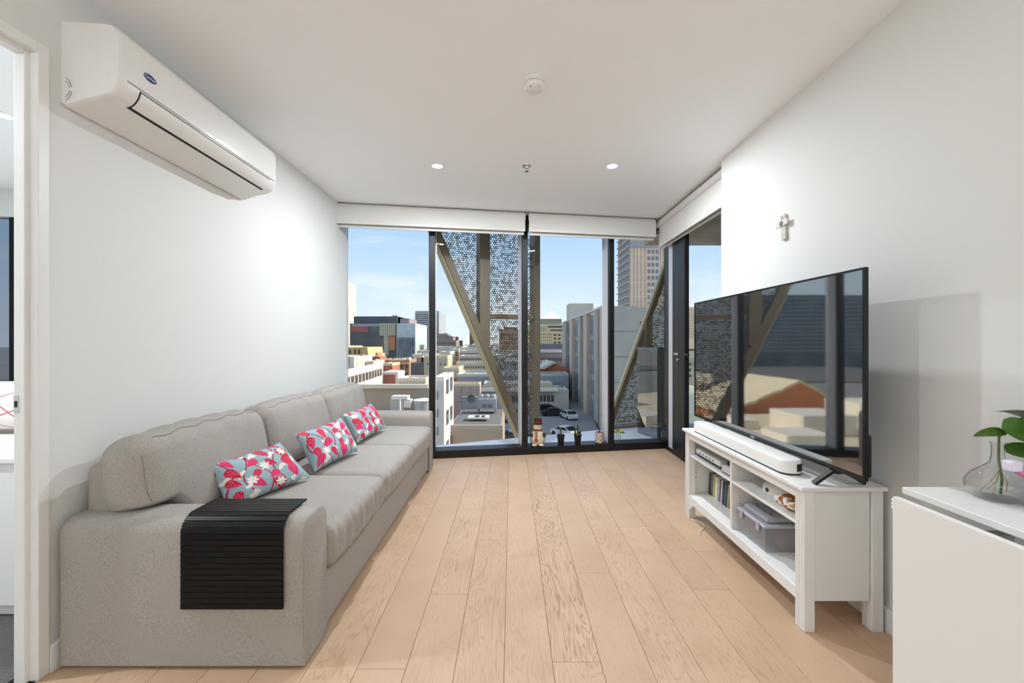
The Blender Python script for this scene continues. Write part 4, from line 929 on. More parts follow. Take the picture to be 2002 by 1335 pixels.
for k in range(34):
    a = k*2.4; hh = 0.008+0.082*k/34; L = 0.046*(1-0.5*k/34)
    MB().leaf((x-0.006*hh/0.085, y, z+hh), (math.cos(a), math.sin(a), 0.35+0.5*k/34), (0, 0, 1), L, 0.006, 0.15, 0.2, 4).build('leaf', mat('succulent_leaf', (92, 116, 62), 0.5) if k == 0 else bpy.data.materials['succulent_leaf'], pa_, True, ang=80)
x, y, z = pot('nursery_pot', 'small black nursery pot second from the snowman figurine', 1129.5, 0.031, 0.042, 0.105, bpm)
pb_ = thing('cactus_cutting', 'dark knobbly cactus cutting in the second black pot', 'plant', (x, y, z), 0, 'plants on the window ledge')
for dx, hh, r in ((-0.026, 0.068, 0.010), (0.000, 0.120, 0.012), (0.026, 0.060, 0.010), (0.012, 0.045, 0.009)):
    MB().tube([(x+dx*0.5, y, z-0.004), (x+dx, y+0.004, z+hh*0.35), (x+dx*1.2, y, z+hh*0.7), (x+dx*1.25, y, z+hh)], [0.005, r*0.8, r, 0.003], 8).build('lobe', M['leafd'], pb_, True)
for k in range(10):
    a = k*1.9; MB().leaf((x, y, z+0.01), (math.cos(a), math.sin(a), 0.5), (0, 0, 1), 0.034, 0.006, 0.5, 0.2, 4).build('leaf', M['leafy'] if k % 3 == 0 else mat('dry_leaf_%d' % k, (150, 128, 92), 0.7), pb_, True, ang=80)
# checkered pot
ckm = bpy.data.materials.new('checkered_glaze'); ckm.use_nodes = True; t = ckm.node_tree; b = t.nodes['Principled BSDF']
tcx = t.nodes.new('ShaderNodeTexCoord'); sp3 = t.nodes.new('ShaderNodeSeparateXYZ'); at2 = t.nodes.new('ShaderNodeMath'); at2.operation = 'ARCTAN2'
t.links.new(tcx.outputs['Object'], sp3.inputs[0]); t.links.new(sp3.outputs['Y'], at2.inputs[0]); t.links.new(sp3.outputs['X'], at2.inputs[1])
sc1 = t.nodes.new('ShaderNodeMath'); sc1.operation = 'MULTIPLY'; sc1.inputs[1].default_value = 2.2282; t.links.new(at2.outputs[0], sc1.inputs[0])
sc2 = t.nodes.new('ShaderNodeMath'); sc2.operation = 'MULTIPLY'; sc2.inputs[1].default_value = 42.0; t.links.new(sp3.outputs['Z'], sc2.inputs[0])
cmb = t.nodes.new('ShaderNodeCombineXYZ'); t.links.new(sc1.outputs[0], cmb.inputs[0]); t.links.new(sc2.outputs[0], cmb.inputs[1]); cmb.inputs[2].default_value = 0.5
ck = t.nodes.new('ShaderNodeTexChecker'); ck.inputs['Scale'].default_value = 1.0; t.links.new(cmb.outputs[0], ck.inputs['Vector'])
wn = t.nodes.new('ShaderNodeTexWhiteNoise'); fl_ = t.nodes.new('ShaderNodeVectorMath'); fl_.operation = 'FLOOR'; t.links.new(cmb.outputs[0], fl_.inputs[0]); t.links.new(fl_.outputs[0], wn.inputs['Vector'])
cra = t.nodes.new('ShaderNodeValToRGB'); cra.color_ramp.interpolation = 'CONSTANT'; cra.color_ramp.elements[0].color = lin((196, 160, 120)); cra.color_ramp.elements[1].position = 0.35; cra.color_ramp.elements[1].color = lin((186, 120, 104)); e = cra.color_ramp.elements.new(0.65); e.color = lin((140, 128, 140))
t.links.new(wn.outputs['Value'], cra.inputs[0]); t.links.new(cra.outputs[0], ck.inputs[1]); ck.inputs[2].default_value = lin((214, 206, 184)); t.links.new(ck.outputs[0], b.inputs['Base Color']); b.inputs['Roughness'].default_value = 0.35
x, y, z = ledge(1172); cpr = thing('checkered_pot', 'square checkered ceramic pot on the window ledge nearest the middle mullion', 'plant pot', (x, y, z), 0, 'small pots on the window ledge')
MB().lathe([(0.0, z+0.001), (0.044, z+0.001), (0.050, z+0.006), (0.050, z+0.118), (0.046, z+0.120), (0.044, z+0.112), (0.0, z+0.112)], (x, y, 0), 28).build('wall', ckm, cpr, True)
MB().lathe([(0.0, z+0.1125), (0.0435, z+0.1125), (0, z+0.116)], (x, y, 0), 20).build('soil', soil, cpr)
pc = thing('jade_plant', 'dark leaning leafy plant in the checkered pot', 'plant', (x, y, z+0.113), 0, 'plants on the window ledge')
tip = Vector((x-0.052, y, z+0.245)); bs = Vector((x+0.008, y, z+0.110))
MB().tube([bs, bs+Vector((-0.012, 0, 0.05)), bs+Vector((-0.034, 0, 0.10)), tip], [0.006, 0.0055, 0.005, 0.003], 7).build('stem', mat('woody_stem', (70, 58, 42), 0.7), pc, True)
for k in range(26):
    tt = 0.25+0.75*k/25; q = bs.lerp(tip, tt) + Vector((-0.004*math.sin(3.1*tt), 0, 0)); a = k*2.4
    MB().leaf(q, (math.cos(a), math.sin(a)*0.8, 0.45), (0, 0, 1), 0.042, 0.0085, 0.15, 0.2, 5).build('leaf', M['leafd'], pc, True, ang=80)
MB().leaf(bs+Vector((0, 0, 0.03)), (0.9, 0, 0.4), (0, 0, 1), 0.05, 0.009, 0.0, 0.2, 5).build('leaf', M['leafd'], pc, True, ang=80)
def jar(label, u, r, h, d=0.075):
    x, y, z = ledge(u, d); rt_ = thing('glass_jar', label, 'jar', (x, y, z), 0, 'glass jars on the window ledge')
    prof = [(0, z+0.001), (r*0.85, z+0.001), (r, z+0.008), (r, z+h*0.72), (r*0.82, z+h*0.86), (r*0.82, z+h)]
    MB().lathe(prof+[(max(0, q-0.002), zz) for q, zz in prof[::-1][:-1]]+[(0, z+0.004)], (x, y, 0), 24).build('body', cg, rt_, True, ang=60)
    return x, y, z+h
x, y, z = jar('small clear glass jar on the ledge beside the middle mullion', 1208.5, 0.030, 0.10)
pd_ = thing('yellow_cutting', 'cut plant with yellowing leaves in the small glass jar', 'plant', (x, y, z-0.08), 0, 'plants on the window ledge')
MB().tube([(x, y, z-0.09), (x+0.002, y, z), (x, y, z+0.02)], 0.0018, 6).build('stem', M['stem'], pd_)
for k, (dx, dz, L) in enumerate(((-0.6, 0.7, 0.07), (-0.2, 0.9, 0.075), (0.6, 0.55, 0.085), (0.9, 0.25, 0.09), (0.3, 0.9, 0.065), (-0.8, 0.3, 0.06))):
    MB().leaf((x, y, z+0.015), (dx, -0.3+0.1*k, dz), (0, -0.6, 0.8), L, 0.022, 0.55, 0.2, 6).build('leaf', M['leafy'] if k != 3 else M['leafg'], pd_, True, ang=80)
x, y, z = jar('taller clear glass jar in the window corner by the balcony door', 1300, 0.040, 0.125, 0.05)
pe_ = thing('spider_plant', 'green arching spider plant in the corner glass jar', 'plant', (x, y, z-0.09), 0, 'plants on the window ledge')
MB().tube([(x, y, z-0.11), (x, y, z), (x-0.005, y, z+0.05)], 0.003, 6).build('stem', M['stem'], pe_)
for k in range(15):
    a = k*2.4; MB().leaf((x, y, z+0.01+0.003*k), (math.cos(a)*0.8, math.sin(a)*0.35-0.15, 0.75-0.03*k), (0, -0.2, 1), 0.15, 0.009, 0.65, 0.2, 7).build('leaf', mat('spider_leaf', (60, 92, 40), 0.4) if k == 0 else bpy.data.materials['spider_leaf'], pe_, True, ang=80)

# ------------------------------------------------------------------ bedroom behind the door
BXL = -5.6
bf = struct('floor_bedroom', MB().prism([(BXL, 0.1), (XL-0.10, 0.1), (XL-0.10, yw(XL-0.1)), (BXL, yw(BXL))], -0.2, -0.004, 2), mat('carpet', (88, 86, 84), 0.95, noise=0.3, nscale=160, bump=0.6, bscale=300))
struct('ceiling_bedroom', MB().prism([(BXL, 0.0), (XL-0.10, 0.0), (XL-0.10, yw(XL-0.1)+0.2), (BXL, yw(BXL)+0.2)], ZC, ZC+0.3, 2), M['ceil'])
struct('wall_bedroom_near', MB().box((BXL, 0.0, -0.1), (XL-0.10, 0.1, ZC)), M['wall'])
struct('wall_bedroom_left', MB().box((BXL-0.1, 0.0, -0.1), (BXL, 3.8, ZC)), M['wall'])
bw = struct_root('window_2', (0, W0, 0), ANG)
sL, sR = BXL/E.x, (XL-0.1)/E.x
MB().box((sL, 0.0, -0.1), (s_of(28.5), 0.1, 0.85)).box((sL, 0.0, 2.36), (sR, 0.1, ZC)).box((s_of(28.5)+0.02, 0.0, -0.1), (sR, 0.1, 2.36)).build('surround', M['wall'], bw)
MB().box((s_of(28.5)-0.06, 0.02, 0.85), (s_of(28.5)+0.0, 0.09, 2.36)).build('frame', M['black'], bw)
MB().box((sL, 0.05, 0.85), (s_of(28.5)-0.06, 0.058, 2.36)).build('pane', glass('bedroom_glass', (196, 200, 206), 1.3), bw)
cu = MB(); pts = [(sL+0.02*i, -0.05+0.018*math.sin(i*1.7)) for i in range(int((s_of(6)-sL)/0.02)+1)]
cu.prism(pts+[(a, b+0.003) for a, b in pts[::-1]], 0.02, 2.34, 2)
cur = cu.build('curtain', mat('sheer_curtain', (240, 240, 240), 0.9), None, True); cur.location = (0, W0, 0); cur.rotation_euler = (0, 0, ANG)
tag(cur, 'white sheer curtain at the bedroom window seen through the doorway', 'curtain')
cb = thing('bedside_cabinet', 'plain white low cabinet on the bedroom carpet seen through the doorway', 'cabinet', (-2.9, 2.2, -0.004))
MB().cbox((-3.5, 1.84, 0.05), (-2.02, 2.30, 0.685), 0.004).build('body', M['white'], cb)
MB().cbox((-3.51, 1.825, 0.6855), (-2.01, 2.31, 0.71), 0.004).build('top', M['white'], cb)
MB().box((-3.48, 1.87, -0.0035), (-2.04, 2.28, 0.0495)).build('plinth', M['white'], cb)
bd_ = thing('bed', 'bed with pale linen in the bedroom seen through the doorway', 'bed', (-3.4, 3.0, -0.004))
MB().cbox((-4.3, 2.36, 0.02), (-2.2, 3.75, 0.40), 0.01).build('bed_base', M['white'], bd_)
MB().rbox((-3.25, 3.05, 0.53), (1.04, 0.68, 0.125), 0.05, 3, 4).build('mattress', mat('linen', (226, 222, 218), 0.9), bd_, True)
pil_m = bpy.data.materials.new('red_line_linen'); pil_m.use_nodes = True; t = pil_m.node_tree; b = t.nodes['Principled BSDF']; tcx = t.nodes.new('ShaderNodeTexCoord')
mk = []
for ang_ in (20, -35):
    mpx = t.nodes.new('ShaderNodeMapping'); mpx.inputs['Rotation'].default_value = (R(ang_), R(ang_), 0.4); wv = t.nodes.new('ShaderNodeTexWave'); wv.inputs['Scale'].default_value = 3.2; wv.bands_direction = 'Z'
    t.links.new(tcx.outputs['Object'], mpx.inputs[0]); t.links.new(mpx.outputs[0], wv.inputs['Vector']); gt = t.nodes.new('ShaderNodeMath'); gt.operation = 'GREATER_THAN'; gt.inputs[1].default_value = 0.985; t.links.new(wv.outputs['Fac'], gt.inputs[0]); mk.append(gt)
mxm = t.nodes.new('ShaderNodeMath'); mxm.operation = 'MAXIMUM'; t.links.new(mk[0].outputs[0], mxm.inputs[0]); t.links.new(mk[1].outputs[0], mxm.inputs[1])
mxc = t.nodes.new('ShaderNodeMixRGB'); mxc.inputs[1].default_value = lin((226, 218, 212)); mxc.inputs[2].default_value = lin((190, 110, 112)); t.links.new(mxm.outputs[0], mxc.inputs[0]); t.links.new(mxc.outputs[0], b.inputs['Base Color']); b.inputs['Roughness'].default_value = 0.9
def pf(p):
    q = Vector(p); q.z += 0.008*math.sin(9*p.x+4*p.y); q.y += 0.008*math.sin(14*p.x); return q
one('bed_pillow', MB().rbox((-3.05, 2.62, 0.835), (0.55, 0.13, 0.145), 0.10, 4, 8, pf), pil_m, 'puffy bed pillow printed with thin red crossing lines', 'pillow', (-3.05, 2.62, 0.69), True)
dup(dl, (-3.10, 2.53, ZC), 0, 'round downlight in the bedroom ceiling seen through the doorway')
bl2 = dup(dl, (-3.10, 1.2, ZC), 0, 'added unseen fill downlight in the bedroom ceiling nearer the viewer')  # second bedroom lamp, out of view, added to brighten the room
for bo in list(bl2.children):
    if bo.type == 'LIGHT': bo.data = bo.data.copy(); bo.data.energy = 50.0; bl_data = bo.data

# ------------------------------------------------------------------ the city outside
GZ = -12.0
def cm(name, rgb, rough=0.8, noise=0.10, nscale=0.25, **k): 
    if name not in M:
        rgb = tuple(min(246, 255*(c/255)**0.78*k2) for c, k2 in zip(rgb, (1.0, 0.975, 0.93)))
        M[name] = mat(name, rgb, rough, noise=noise, nscale=nscale, **k)
    return M[name]
grd = struct('ground', MB().box((-1500, 9.0, GZ-1), (1500, 4000, GZ)), cm('city_asphalt', (120, 118, 120), noise=0.12, nscale=0.05))
WINM = mat('city_window', (88, 92, 98), 0.15, 0.0); WINM2 = mat('city_window_dark', (78, 74, 74), 0.2); WINB = mat('city_window_blue', (116, 130, 146), 0.1)
ROOF = cm('roof_grey', (150, 148, 146)); ROOFD = cm('roof_dark', (84, 84, 86)); PAR = cm('parapet_white', (208, 206, 200))
CLUT = [cm('clutter_white', (226, 224, 218)), cm('clutter_grey', (150, 150, 150)), cm('clutter_tan', (190, 160, 124)), cm('clutter_dark', (92, 92, 94))]
class B:
    """a building: box by image columns u0..u1, top row vt, front distance Y, depth D; parts join in world coordinates"""
    def __init__(s, label, u0, u1, vt, Y, D, m, name='building', roof=None, par=None, cat='building', base=GZ, top=None):
        s.Y, s.D = Y, D; s.x0, s.x1 = P(u0, 0, Y).x, P(u1, 0, Y).x; s.z1 = P(0, vt, Y).z; s.z0 = base
        s.r = thing(name, label, cat, ((s.x0+s.x1)/2, Y+D/2, base))
        MB().box((s.x0, Y, base), (s.x1, Y+D, s.z1)).build('walls', m, s.r)
        t_ = max(0.25, Y*0.004)
        if roof: MB().box((s.x0+t_, Y+t_, s.z1), (s.x1-t_, Y+D-t_, s.z1+t_*0.4)).build('roof', roof, s.r)
        if par:
            q = MB()
            for a, b in (((s.x0, Y), (s.x1, Y+t_)), ((s.x0, Y+D-t_), (s.x1, Y+D)), ((s.x0, Y+t_), (s.x0+t_, Y+D-t_)), ((s.x1-t_, Y+t_), (s.x1, Y+D-t_))): q.box((*a, s.z1+0.001), (*b, s.z1+t_*1.5))
            q.build('parapet', par, s.r)
        if Y > 60 and Y < 260:
            rc = random.Random(int(u0*7+Y))
            for k in range(max(2, int(abs(u1-u0)/9))):
                uu = rc.uniform(u0+1, u1-5); yy = Y+D*rc.uniform(.15, .7); px_ = Y/F
                MB().box((s.X(uu), yy, s.z1+0.01), (s.X(uu)+rc.uniform(1.5, 4)*px_, yy+D*0.12, s.z1+rc.uniform(1.2, 3.2)*px_)).build('roof_unit', rc.choice(CLUT), s.r)
    def X(s, u): return P(u, 0, s.Y).x
    def Z(s, v): return P(0, v, s.Y).z
    def box(s, name, u0, u1, v0, v1, m, d0=-0.15, d1=0.0):
        """part on or in front of the facade; d0 negative = proud of it"""
        return MB().box((s.X(u0), s.Y+d0, s.Z(v1)), (s.X(u1), s.Y+d1-0.002, s.Z(v0))).build(name, m, s.r)
    def top(s, name, u0, u1, v0, m, y0=0.2, y1=0.8):
        return MB().box((s.X(u0), s.Y+s.D*y0, s.z1+0.002), (s.X(u1), s.Y+s.D*y1, s.Z(v0))).build(name, m, s.r)
    def grid(s, u0, u1, v0, v1, nc, nr, fw=0.6, fh=0.6, m=None, name='window', stuff=False, d=-0.06):
        m = m or WINM; q = MB(); du, dv = (u1-u0)/nc, (v1-v0)/nr; first = None
        w, h = abs(s.X(u0+du*fw)-s.X(u0)), abs(s.Z(v0+dv*fh)-s.Z(v0))
        for j in range(nr):
            for i in range(nc):
                a = s.X(u0+du*(i+(1-fw)/2)); z = s.Z(v0+dv*(j+(1+fh)/2))
                if stuff: q.box((a, s.Y+d, z), (a+w, s.Y-0.003, z+h)); continue
                if first is None: first = MB().box((0, d, 0), (w, -0.003, h)).build(name, m); o = first
                else: o = first.copy(); col.objects.link(o)
                o.parent = s.r; o.location = Vector((a, s.Y, z)) - Vector(s.r['_w'])
        if stuff: tag(q.build(name+'_field', m, s.r), kind='stuff')
    def side(s, v0, v1, nc, nr, fw=0.6, fh=0.6, m=None, face='right', stuff=True):
        """windows on the flank"""
        m = m or WINM; q = MB(); xx = s.x1 if face == 'right' else s.x0; sg = 1 if face == 'right' else -1
        for j in range(nr):
            for i in range(nc):
                ya = s.Y + s.D*(i+(1-fw)/2)/nc; yb2 = ya + s.D*fw/nc; za = s.Z(v0+(v1-v0)*(j+(1+fh)/2)/nr); zb = s.Z(v0+(v1-v0)*(j+(1-fh)/2)/nr)
                q.box((xx+sg*0.003, ya, za), (xx+sg*0.08, yb2, zb))
        tag(q.build('window_field', m, s.r), kind='stuff')
CREAM = cm('city_cream', (220, 202, 172)); TAN = cm('city_tan', (206, 166, 116)); BRICK = cm('city_brick', (168, 98, 74)); BROWN = cm('city_brown', (156, 122, 94))
GREYB = cm('city_greybrown', (150, 140, 130), nscale=0.15); GREYL = cm('city_greylight', (190, 188, 184)); GREYD = cm('city_greydark', (96, 98, 104)); WHT = cm('city_white', (232, 228, 220)); BEIGE = cm('city_beige', (190, 178, 156)); BLUEG = cm('city_bluegrey', (138, 146, 160)); SLATE = cm('city_slate', (88, 96, 110)); ORNG = cm('city_orange', (200, 120, 80)); DGLASS = mat('city_dark_glass', (104, 114, 122), 0.15, noise=0.4, nscale=0.2)

# far left: tan tower, dark glass complex, blue tower, heritage roof
b = B('tall tan stone tower at the far left edge of the window', 640, 680, 553, 480, 25, CREAM, 'tower'); b.grid(641, 679, 560, 650, 8, 16, .45, .42, mat('city_tan_window', (150, 108, 76), 0.5), stuff=True)
DKC = mat('city_dark_complex', (96, 96, 94), 0.4, noise=0.35, nscale=0.12); UPS = mat('city_upper_storey', (70, 80, 90), 0.35, noise=0.25, nscale=0.15)
b = B('dark glass office complex with a black upper storey, left pane', 684, 775, 632, 300, 40, DKC, 'office_building')
b.top('upper_storey', 690, 775, 618, UPS, 0.05, 0.9); b.top('plant_room', 763, 775, 615.5, GREYL, 0.1, 0.5)
b.box('red_panel', 688, 720, 638, 649, cm('city_redpanel', (146, 78, 74)), -0.5); b.box('beige_panel', 743, 774, 632, 656, cm('city_beigepanel', (180, 174, 150)), -1.2); b.box('beige_fin', 751, 760, 656, 694, cm('city_beigepanel', (0, 0, 0)), -0.8); b.box('orange_panel', 761, 773, 657, 685, ORNG, -0.7)
b.box('glass_band', 688, 743, 633, 638, BLUEG, -0.3)
b.grid(744, 773, 633, 655, 7, 5, .12, 1.0, WINM2, 'panel_joint', True, -1.25); b.grid(686, 750, 650, 700, 22, 11, .55, .5, mat('city_win_grey', (66, 70, 74), 0.15), stuff=True); b.grid(690, 742, 620, 631, 14, 1, .14, 1.0, DKC, 'panel_joint', True, -0.02); b.grid(744, 750, 660, 700, 2, 8, .5, .5, TAN if 'TAN' in globals() else WINM, stuff=True)
b = B('white and blue glass office block beside the dark glass complex', 775.5, 812, 632, 290, 40, cm('city_paleglass', (176, 196, 206), 0.2), 'office_building'); b.grid(776, 811, 634, 668, 9, 4, .16, .8, BLUEG, stuff=True); b.box('dark_lower_front', 777, 811, 660, 704, DGLASS, -0.6); b.grid(778, 810, 661, 703, 9, 8, .9, .08, BLUEG, 'floor_line', True, -0.75)
b.top('dark_penthouse', 779, 797, 622, cm('city_mauve', (120, 112, 118)), 0.1, 0.7)
b = B('blue grey banded apartment tower right of the dark glass complex', 812, 858, 608, 380, 40, BLUEG, 'tower')
b.grid(811, 859, 611, 690, 1, 20, 1.0, .42, cm('city_balcony_band', (176, 184, 192)), 'balcony_band', True, -1.2); b.grid(826, 846, 611, 690, 3, 20, .8, .5, SLATE, stuff=True)
b = B('heritage stone building with small spire beyond the first mullion', 851, 892, 665, 300, 40, cm('city_heritage', (122, 112, 108)), 'heritage_building'); b.top('upper_storey', 855, 884, 657, cm('city_heritage', (0, 0, 0)), .1, .9)
q = P(872, 657, 310); MB().lathe([(5.5, q.z-3.2), (3.0, q.z+1.2), (0, q.z+2.6)], (q.x, q.y, 0), 4).build('spire', SLATE, b.r)
q = P(864, 657, 310); MB().prism([(q.x-6, q.z), (q.x+6, q.z), (q.x+4, q.z+1.8), (q.x-4, q.z+1.8)], 305, 320, 1).build('gable', cm('city_heritage', (0, 0, 0)), b.r); b.grid(854, 890, 668, 680, 9, 2, .4, .7, WINM2, stuff=True)
b = B('slim dark brown tower beside the diagonal beam', 918, 936, 628, 320, 20, cm('city_dkbrown', (92, 76, 74)), 'tower'); b.grid(926, 935, 632, 672, 2, 10, .5, .5, BLUEG, stuff=True)
b = B('broad brown block seen through the perforated screen', 976, 1024, 644, 240, 30, BROWN); b.top('plant_room', 985, 1012, 639, ROOFD); b.grid(978, 1020, 650, 675, 8, 3, .5, .5, WINM, stuff=True)
b = B('white and violet hall roof beside the slim dark tower', 917, 950, 676, 230, 30, cm('city_violet', (98, 96, 112))); q = P(933, 676, 230); MB().prism([(P(917, 0, 230).x, q.z), (P(952, 0, 230).x, q.z), (P(944, 0, 230).x, q.z+2.4), (P(928, 0, 230).x, q.z+1.8)], 232, 250, 1).build('roof_ridge', WHT, b.r)
# the yellow office with pyramid roof, centre right pane
b = B('yellow stone office with white pyramid roof in the third pane', 1030, 1106, 634, 160, 30, cm('city_yellow', (216, 200, 150)), 'office_building')
for v0, v1, u0, u1 in ((637, 640.5, 1071, 1100), (644, 647, 1076, 1104)): b.box('window_band', u0, u1, v0, v1, WINM, -0.1)
b.grid(1050, 1080, 651, 668, 8, 3, .5, .45, WINB, stuff=True); b.grid(1081, 1106, 651, 673, 3, 3, .6, .5, WINM2); b.box('green_bay', 1050, 1066, 638, 648, cm('city_greenglass', (160, 176, 160), 0.3), -0.3)
b.top('attic', 1055, 1099, 623.5, cm('city_atticglass', (118, 128, 124)), 0.05, 0.95)
q0, q1, q2, q3 = P(1056, 623.3, 162), P(1098, 623.3, 162), P(1076, 608.5, 170), P(1082, 608.5, 170)
MB().add([(q0.x, 162, q0.z), (q1.x, 162, q0.z), (q1.x, 186, q0.z), (q0.x, 186, q0.z), (q2.x, 172, q2.z), (q3.x, 172, q2.z), (q3.x, 176, q2.z), (q2.x, 176, q2.z)], [(0,1,5,4), (1,2,6,5), (2,3,7,6), (3,0,4,7), (4,5,6,7), (3,2,1,0)]).build('pyramid_roof', WHT, b.r)
b.box('dark_podium', 1040, 1106, 672, 684, cm('city_podium', (104, 108, 120)), -8)
b = B('long dark block with narrow vertical windows under the yellow office', 1030, 1108, 689, 128, 18, cm('city_darkblock', (112, 104, 108)), par=PAR); b.grid(1032, 1106, 691, 699, 18, 1, .5, .8, BLUEG, stuff=True); b.grid(1032, 1106, 700, 706, 18, 1, .5, .8, WINM2, stuff=True)
b = B('low red brick shed with tin gable roof in the third pane', 1050, 1112, 722, 100, 10, BRICK, 'shed')
q = [P(u, v, 100) for u, v in ((1050, 722), (1062, 722), (1082, 710), (1112, 720), (1112, 722))]; MB().prism([(p.x, p.z) for p in q], 100, 110, 1).build('gable', BRICK, b.r)
qa, qb, qc = P(1052, 722, 98), P(1078, 709, 98), P(1056, 722, 98); MB().prism([(qa.x, qa.z), (qb.x, qb.z), (qb.x+1.2, qb.z), (qc.x+1.0, qc.z)], 98.5, 111, 1).build('tin_roof', GREYL, b.r)
b = B('red brick warehouse behind the tin roofed shed', 1034, 1072, 707, 116, 8, BRICK, 'warehouse'); b.top('chimney', 1067, 1072, 704, TAN, .1, .3)
b = B('flat grey windowless hall below the red brick shed', 1034, 1112, 735, 92, 7.5, BLUEG, par=GREYL)
b = B('low car park building with slotted front across the middle panes', 938, 1112, 762, 82, 9, GREYL, 'car_park'); b.box('cornice', 938, 1090, 758, 764, WHT, -1.0); b.grid(939, 1084, 773, 785, 19, 1, .74, 1.0, WINM2, 'opening'); b.top('roof_hall', 944, 1082, 751, BEIGE, .2, .9)
for k in range(19): MB().box((b.X(939+7.63*k), 81.7, b.Z(773)), (b.X(940.6+7.63*k), 81.99, b.Z(767))).build('pier', GREYB, b.r)
# right: the finned grey building whose flank runs away from us, its end wall and the tall tower
XF = 13.9; fb = thing('finned_building', 'large grey concrete building with vertical fins, right half of the window', 'building', (17, 85, GZ))
CONC = cm('city_concrete', (152, 152, 158), nscale=0.4); CONCP = cm('city_concrete_pink', (184, 168, 158), nscale=0.4); CONCB = cm('city_concrete_blue', (148, 152, 148), nscale=0.4)
MB().box((XF+0.8, 59.5, GZ), (XF+8, 113, 6.3)).build('walls', CONCB, fb)
MB().box((XF, 58.5, GZ), (XF+3.8, 59.4, 6.4)).build('end_wall', CONCB, fb)
for k in range(4): MB().box((XF-0.01, 58.45, -8+3.6*k), (XF+3.8, 58.498, -7.94+3.6*k)).build('panel_joint', GREYD, fb)
MB().box((XF+3.9, 59.6, GZ), (XF+9, 66, 5.0)).build('stair_tower', cm('city_concrete_pale', (194, 190, 178), nscale=0.4), fb)
MB().prism([(59.2, 6.55), (112.9, 6.55), (112.9, 6.9), (59.2, 6.9)], XF-0.1, XF+0.75, 0).build('roof_edge', cm('city_edge', (196, 200, 206)), fb)
fins = [(59.4, 62.2, CONCP), (66.5, 69.6, CONCB), (76.5, 80.0, CONCP), (83.5, 86.0, CONCB), (95.0, 99.0, CONCP), (106.0, 113.0, CONCB)]
for y0, y1, m_ in fins: MB().box((XF-0.05, y0, GZ), (XF+0.79, y1, 6.5)).build('fin', m_, fb)
MB().box((XF-0.3, 62.25, GZ), (XF+0.79, 64.0, 6.5)).build('fin', CONCP, fb)
for y0, y1 in ((69.8, 76.3), (86.2, 94.8), (99.2, 105.8)):
    for k in range(5):
        MB().box((XF+0.6, y0, GZ+0.4+3.6*k), (XF+0.79, y1, GZ+2.9+3.6*k)).build('window', WINB, fb)
q = P(1113, 593, 122); MB().box((q.x, 122, 6.0), (P(1160, 0, 122).x, 128, q.z)).build('roof_box', cm('city_boxgrey', (186, 182, 176)), fb)
tw = B('tall beige tower with window columns behind the grey end wall', 1232.5, 1330, 430, 135, 15, cm('city_tower', (206, 186, 164)), 'tower')
tw.box('crown_band', 1232.5, 1330, 471, 484, BLUEG, -0.4)
for u in (1239, 1245.5, 1253, 1260.5, 1291, 1296.5, 1302): tw.box('pilaster_joint', u, u+0.9, 484, 655, cm('city_joint', (128, 108, 96)), -0.06)
for vv_ in range(9): tw.box('floor_joint', 1232.6, 1330, 496+14*vv_, 496.6+14*vv_, cm('city_joint2', (222, 210, 196)), -0.08)
tw.grid(1264.5, 1288.5, 486, 600, 3, 9, .68, .58, WINB)
M['tower_shade'] = mat('city_tower_shade', (178, 172, 168), 0.7)  # greyer copy of the tower wall, the flank's shade put into colour
wallbox(MB(), Vector((tw.x0-0.11, 135.05, 0)), Vector((tw.x0-0.11, 149.9, 0)), -2, tw.z1-1, 0.2).build('flank_shade_sheet', M['tower_shade'], tw.r)
pa0, pb0 = Vector((tw.x0-0.25, 135.1, 0)), Vector((tw.x0-0.25, 149.9, 0)); dnn = (pb0-pa0).normalized(); nno = Vector((-dnn.y, dnn.x, 0))
fw = MB(); fl2 = MB()
for j in range(17):
    z = -2 + 2.33*j
    p0 = pa0+nno*0.05; p1 = pb0+nno*0.05
    wallbox(fl2, pa0+nno*0.35, pb0+nno*0.35, z+1.95, z+2.2, 0.5)
    for i in range(9):
        s0_, s1_ = (i+0.15)/9, (i+0.80)/9
        wallbox(fw, pa0.lerp(pb0, s0_)+nno*0.02, pa0.lerp(pb0, s1_)+nno*0.02, z+0.3, z+1.8, 0.12)
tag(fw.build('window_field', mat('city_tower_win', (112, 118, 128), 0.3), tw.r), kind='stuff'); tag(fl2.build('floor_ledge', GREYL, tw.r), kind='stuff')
b = B('cream office block seen through the balcony door', 1330, 1362, 600, 190, 30, CREAM, 'office_building'); b.grid(1331, 1361, 604, 660, 8, 14, .5, .5, GREYB, stuff=True)
b = B('low cream and grey block seen low through the balcony door', 1330, 1400, 700, 90, 20, BEIGE, par=PAR); b.grid(1332, 1398, 706, 740, 6, 3, .6, .5, WINM)
b = B('white roofed hall nearest beyond the balcony', 1322, 1420, 770, 60, 12, WHT, 'hall', roof=ROOF)
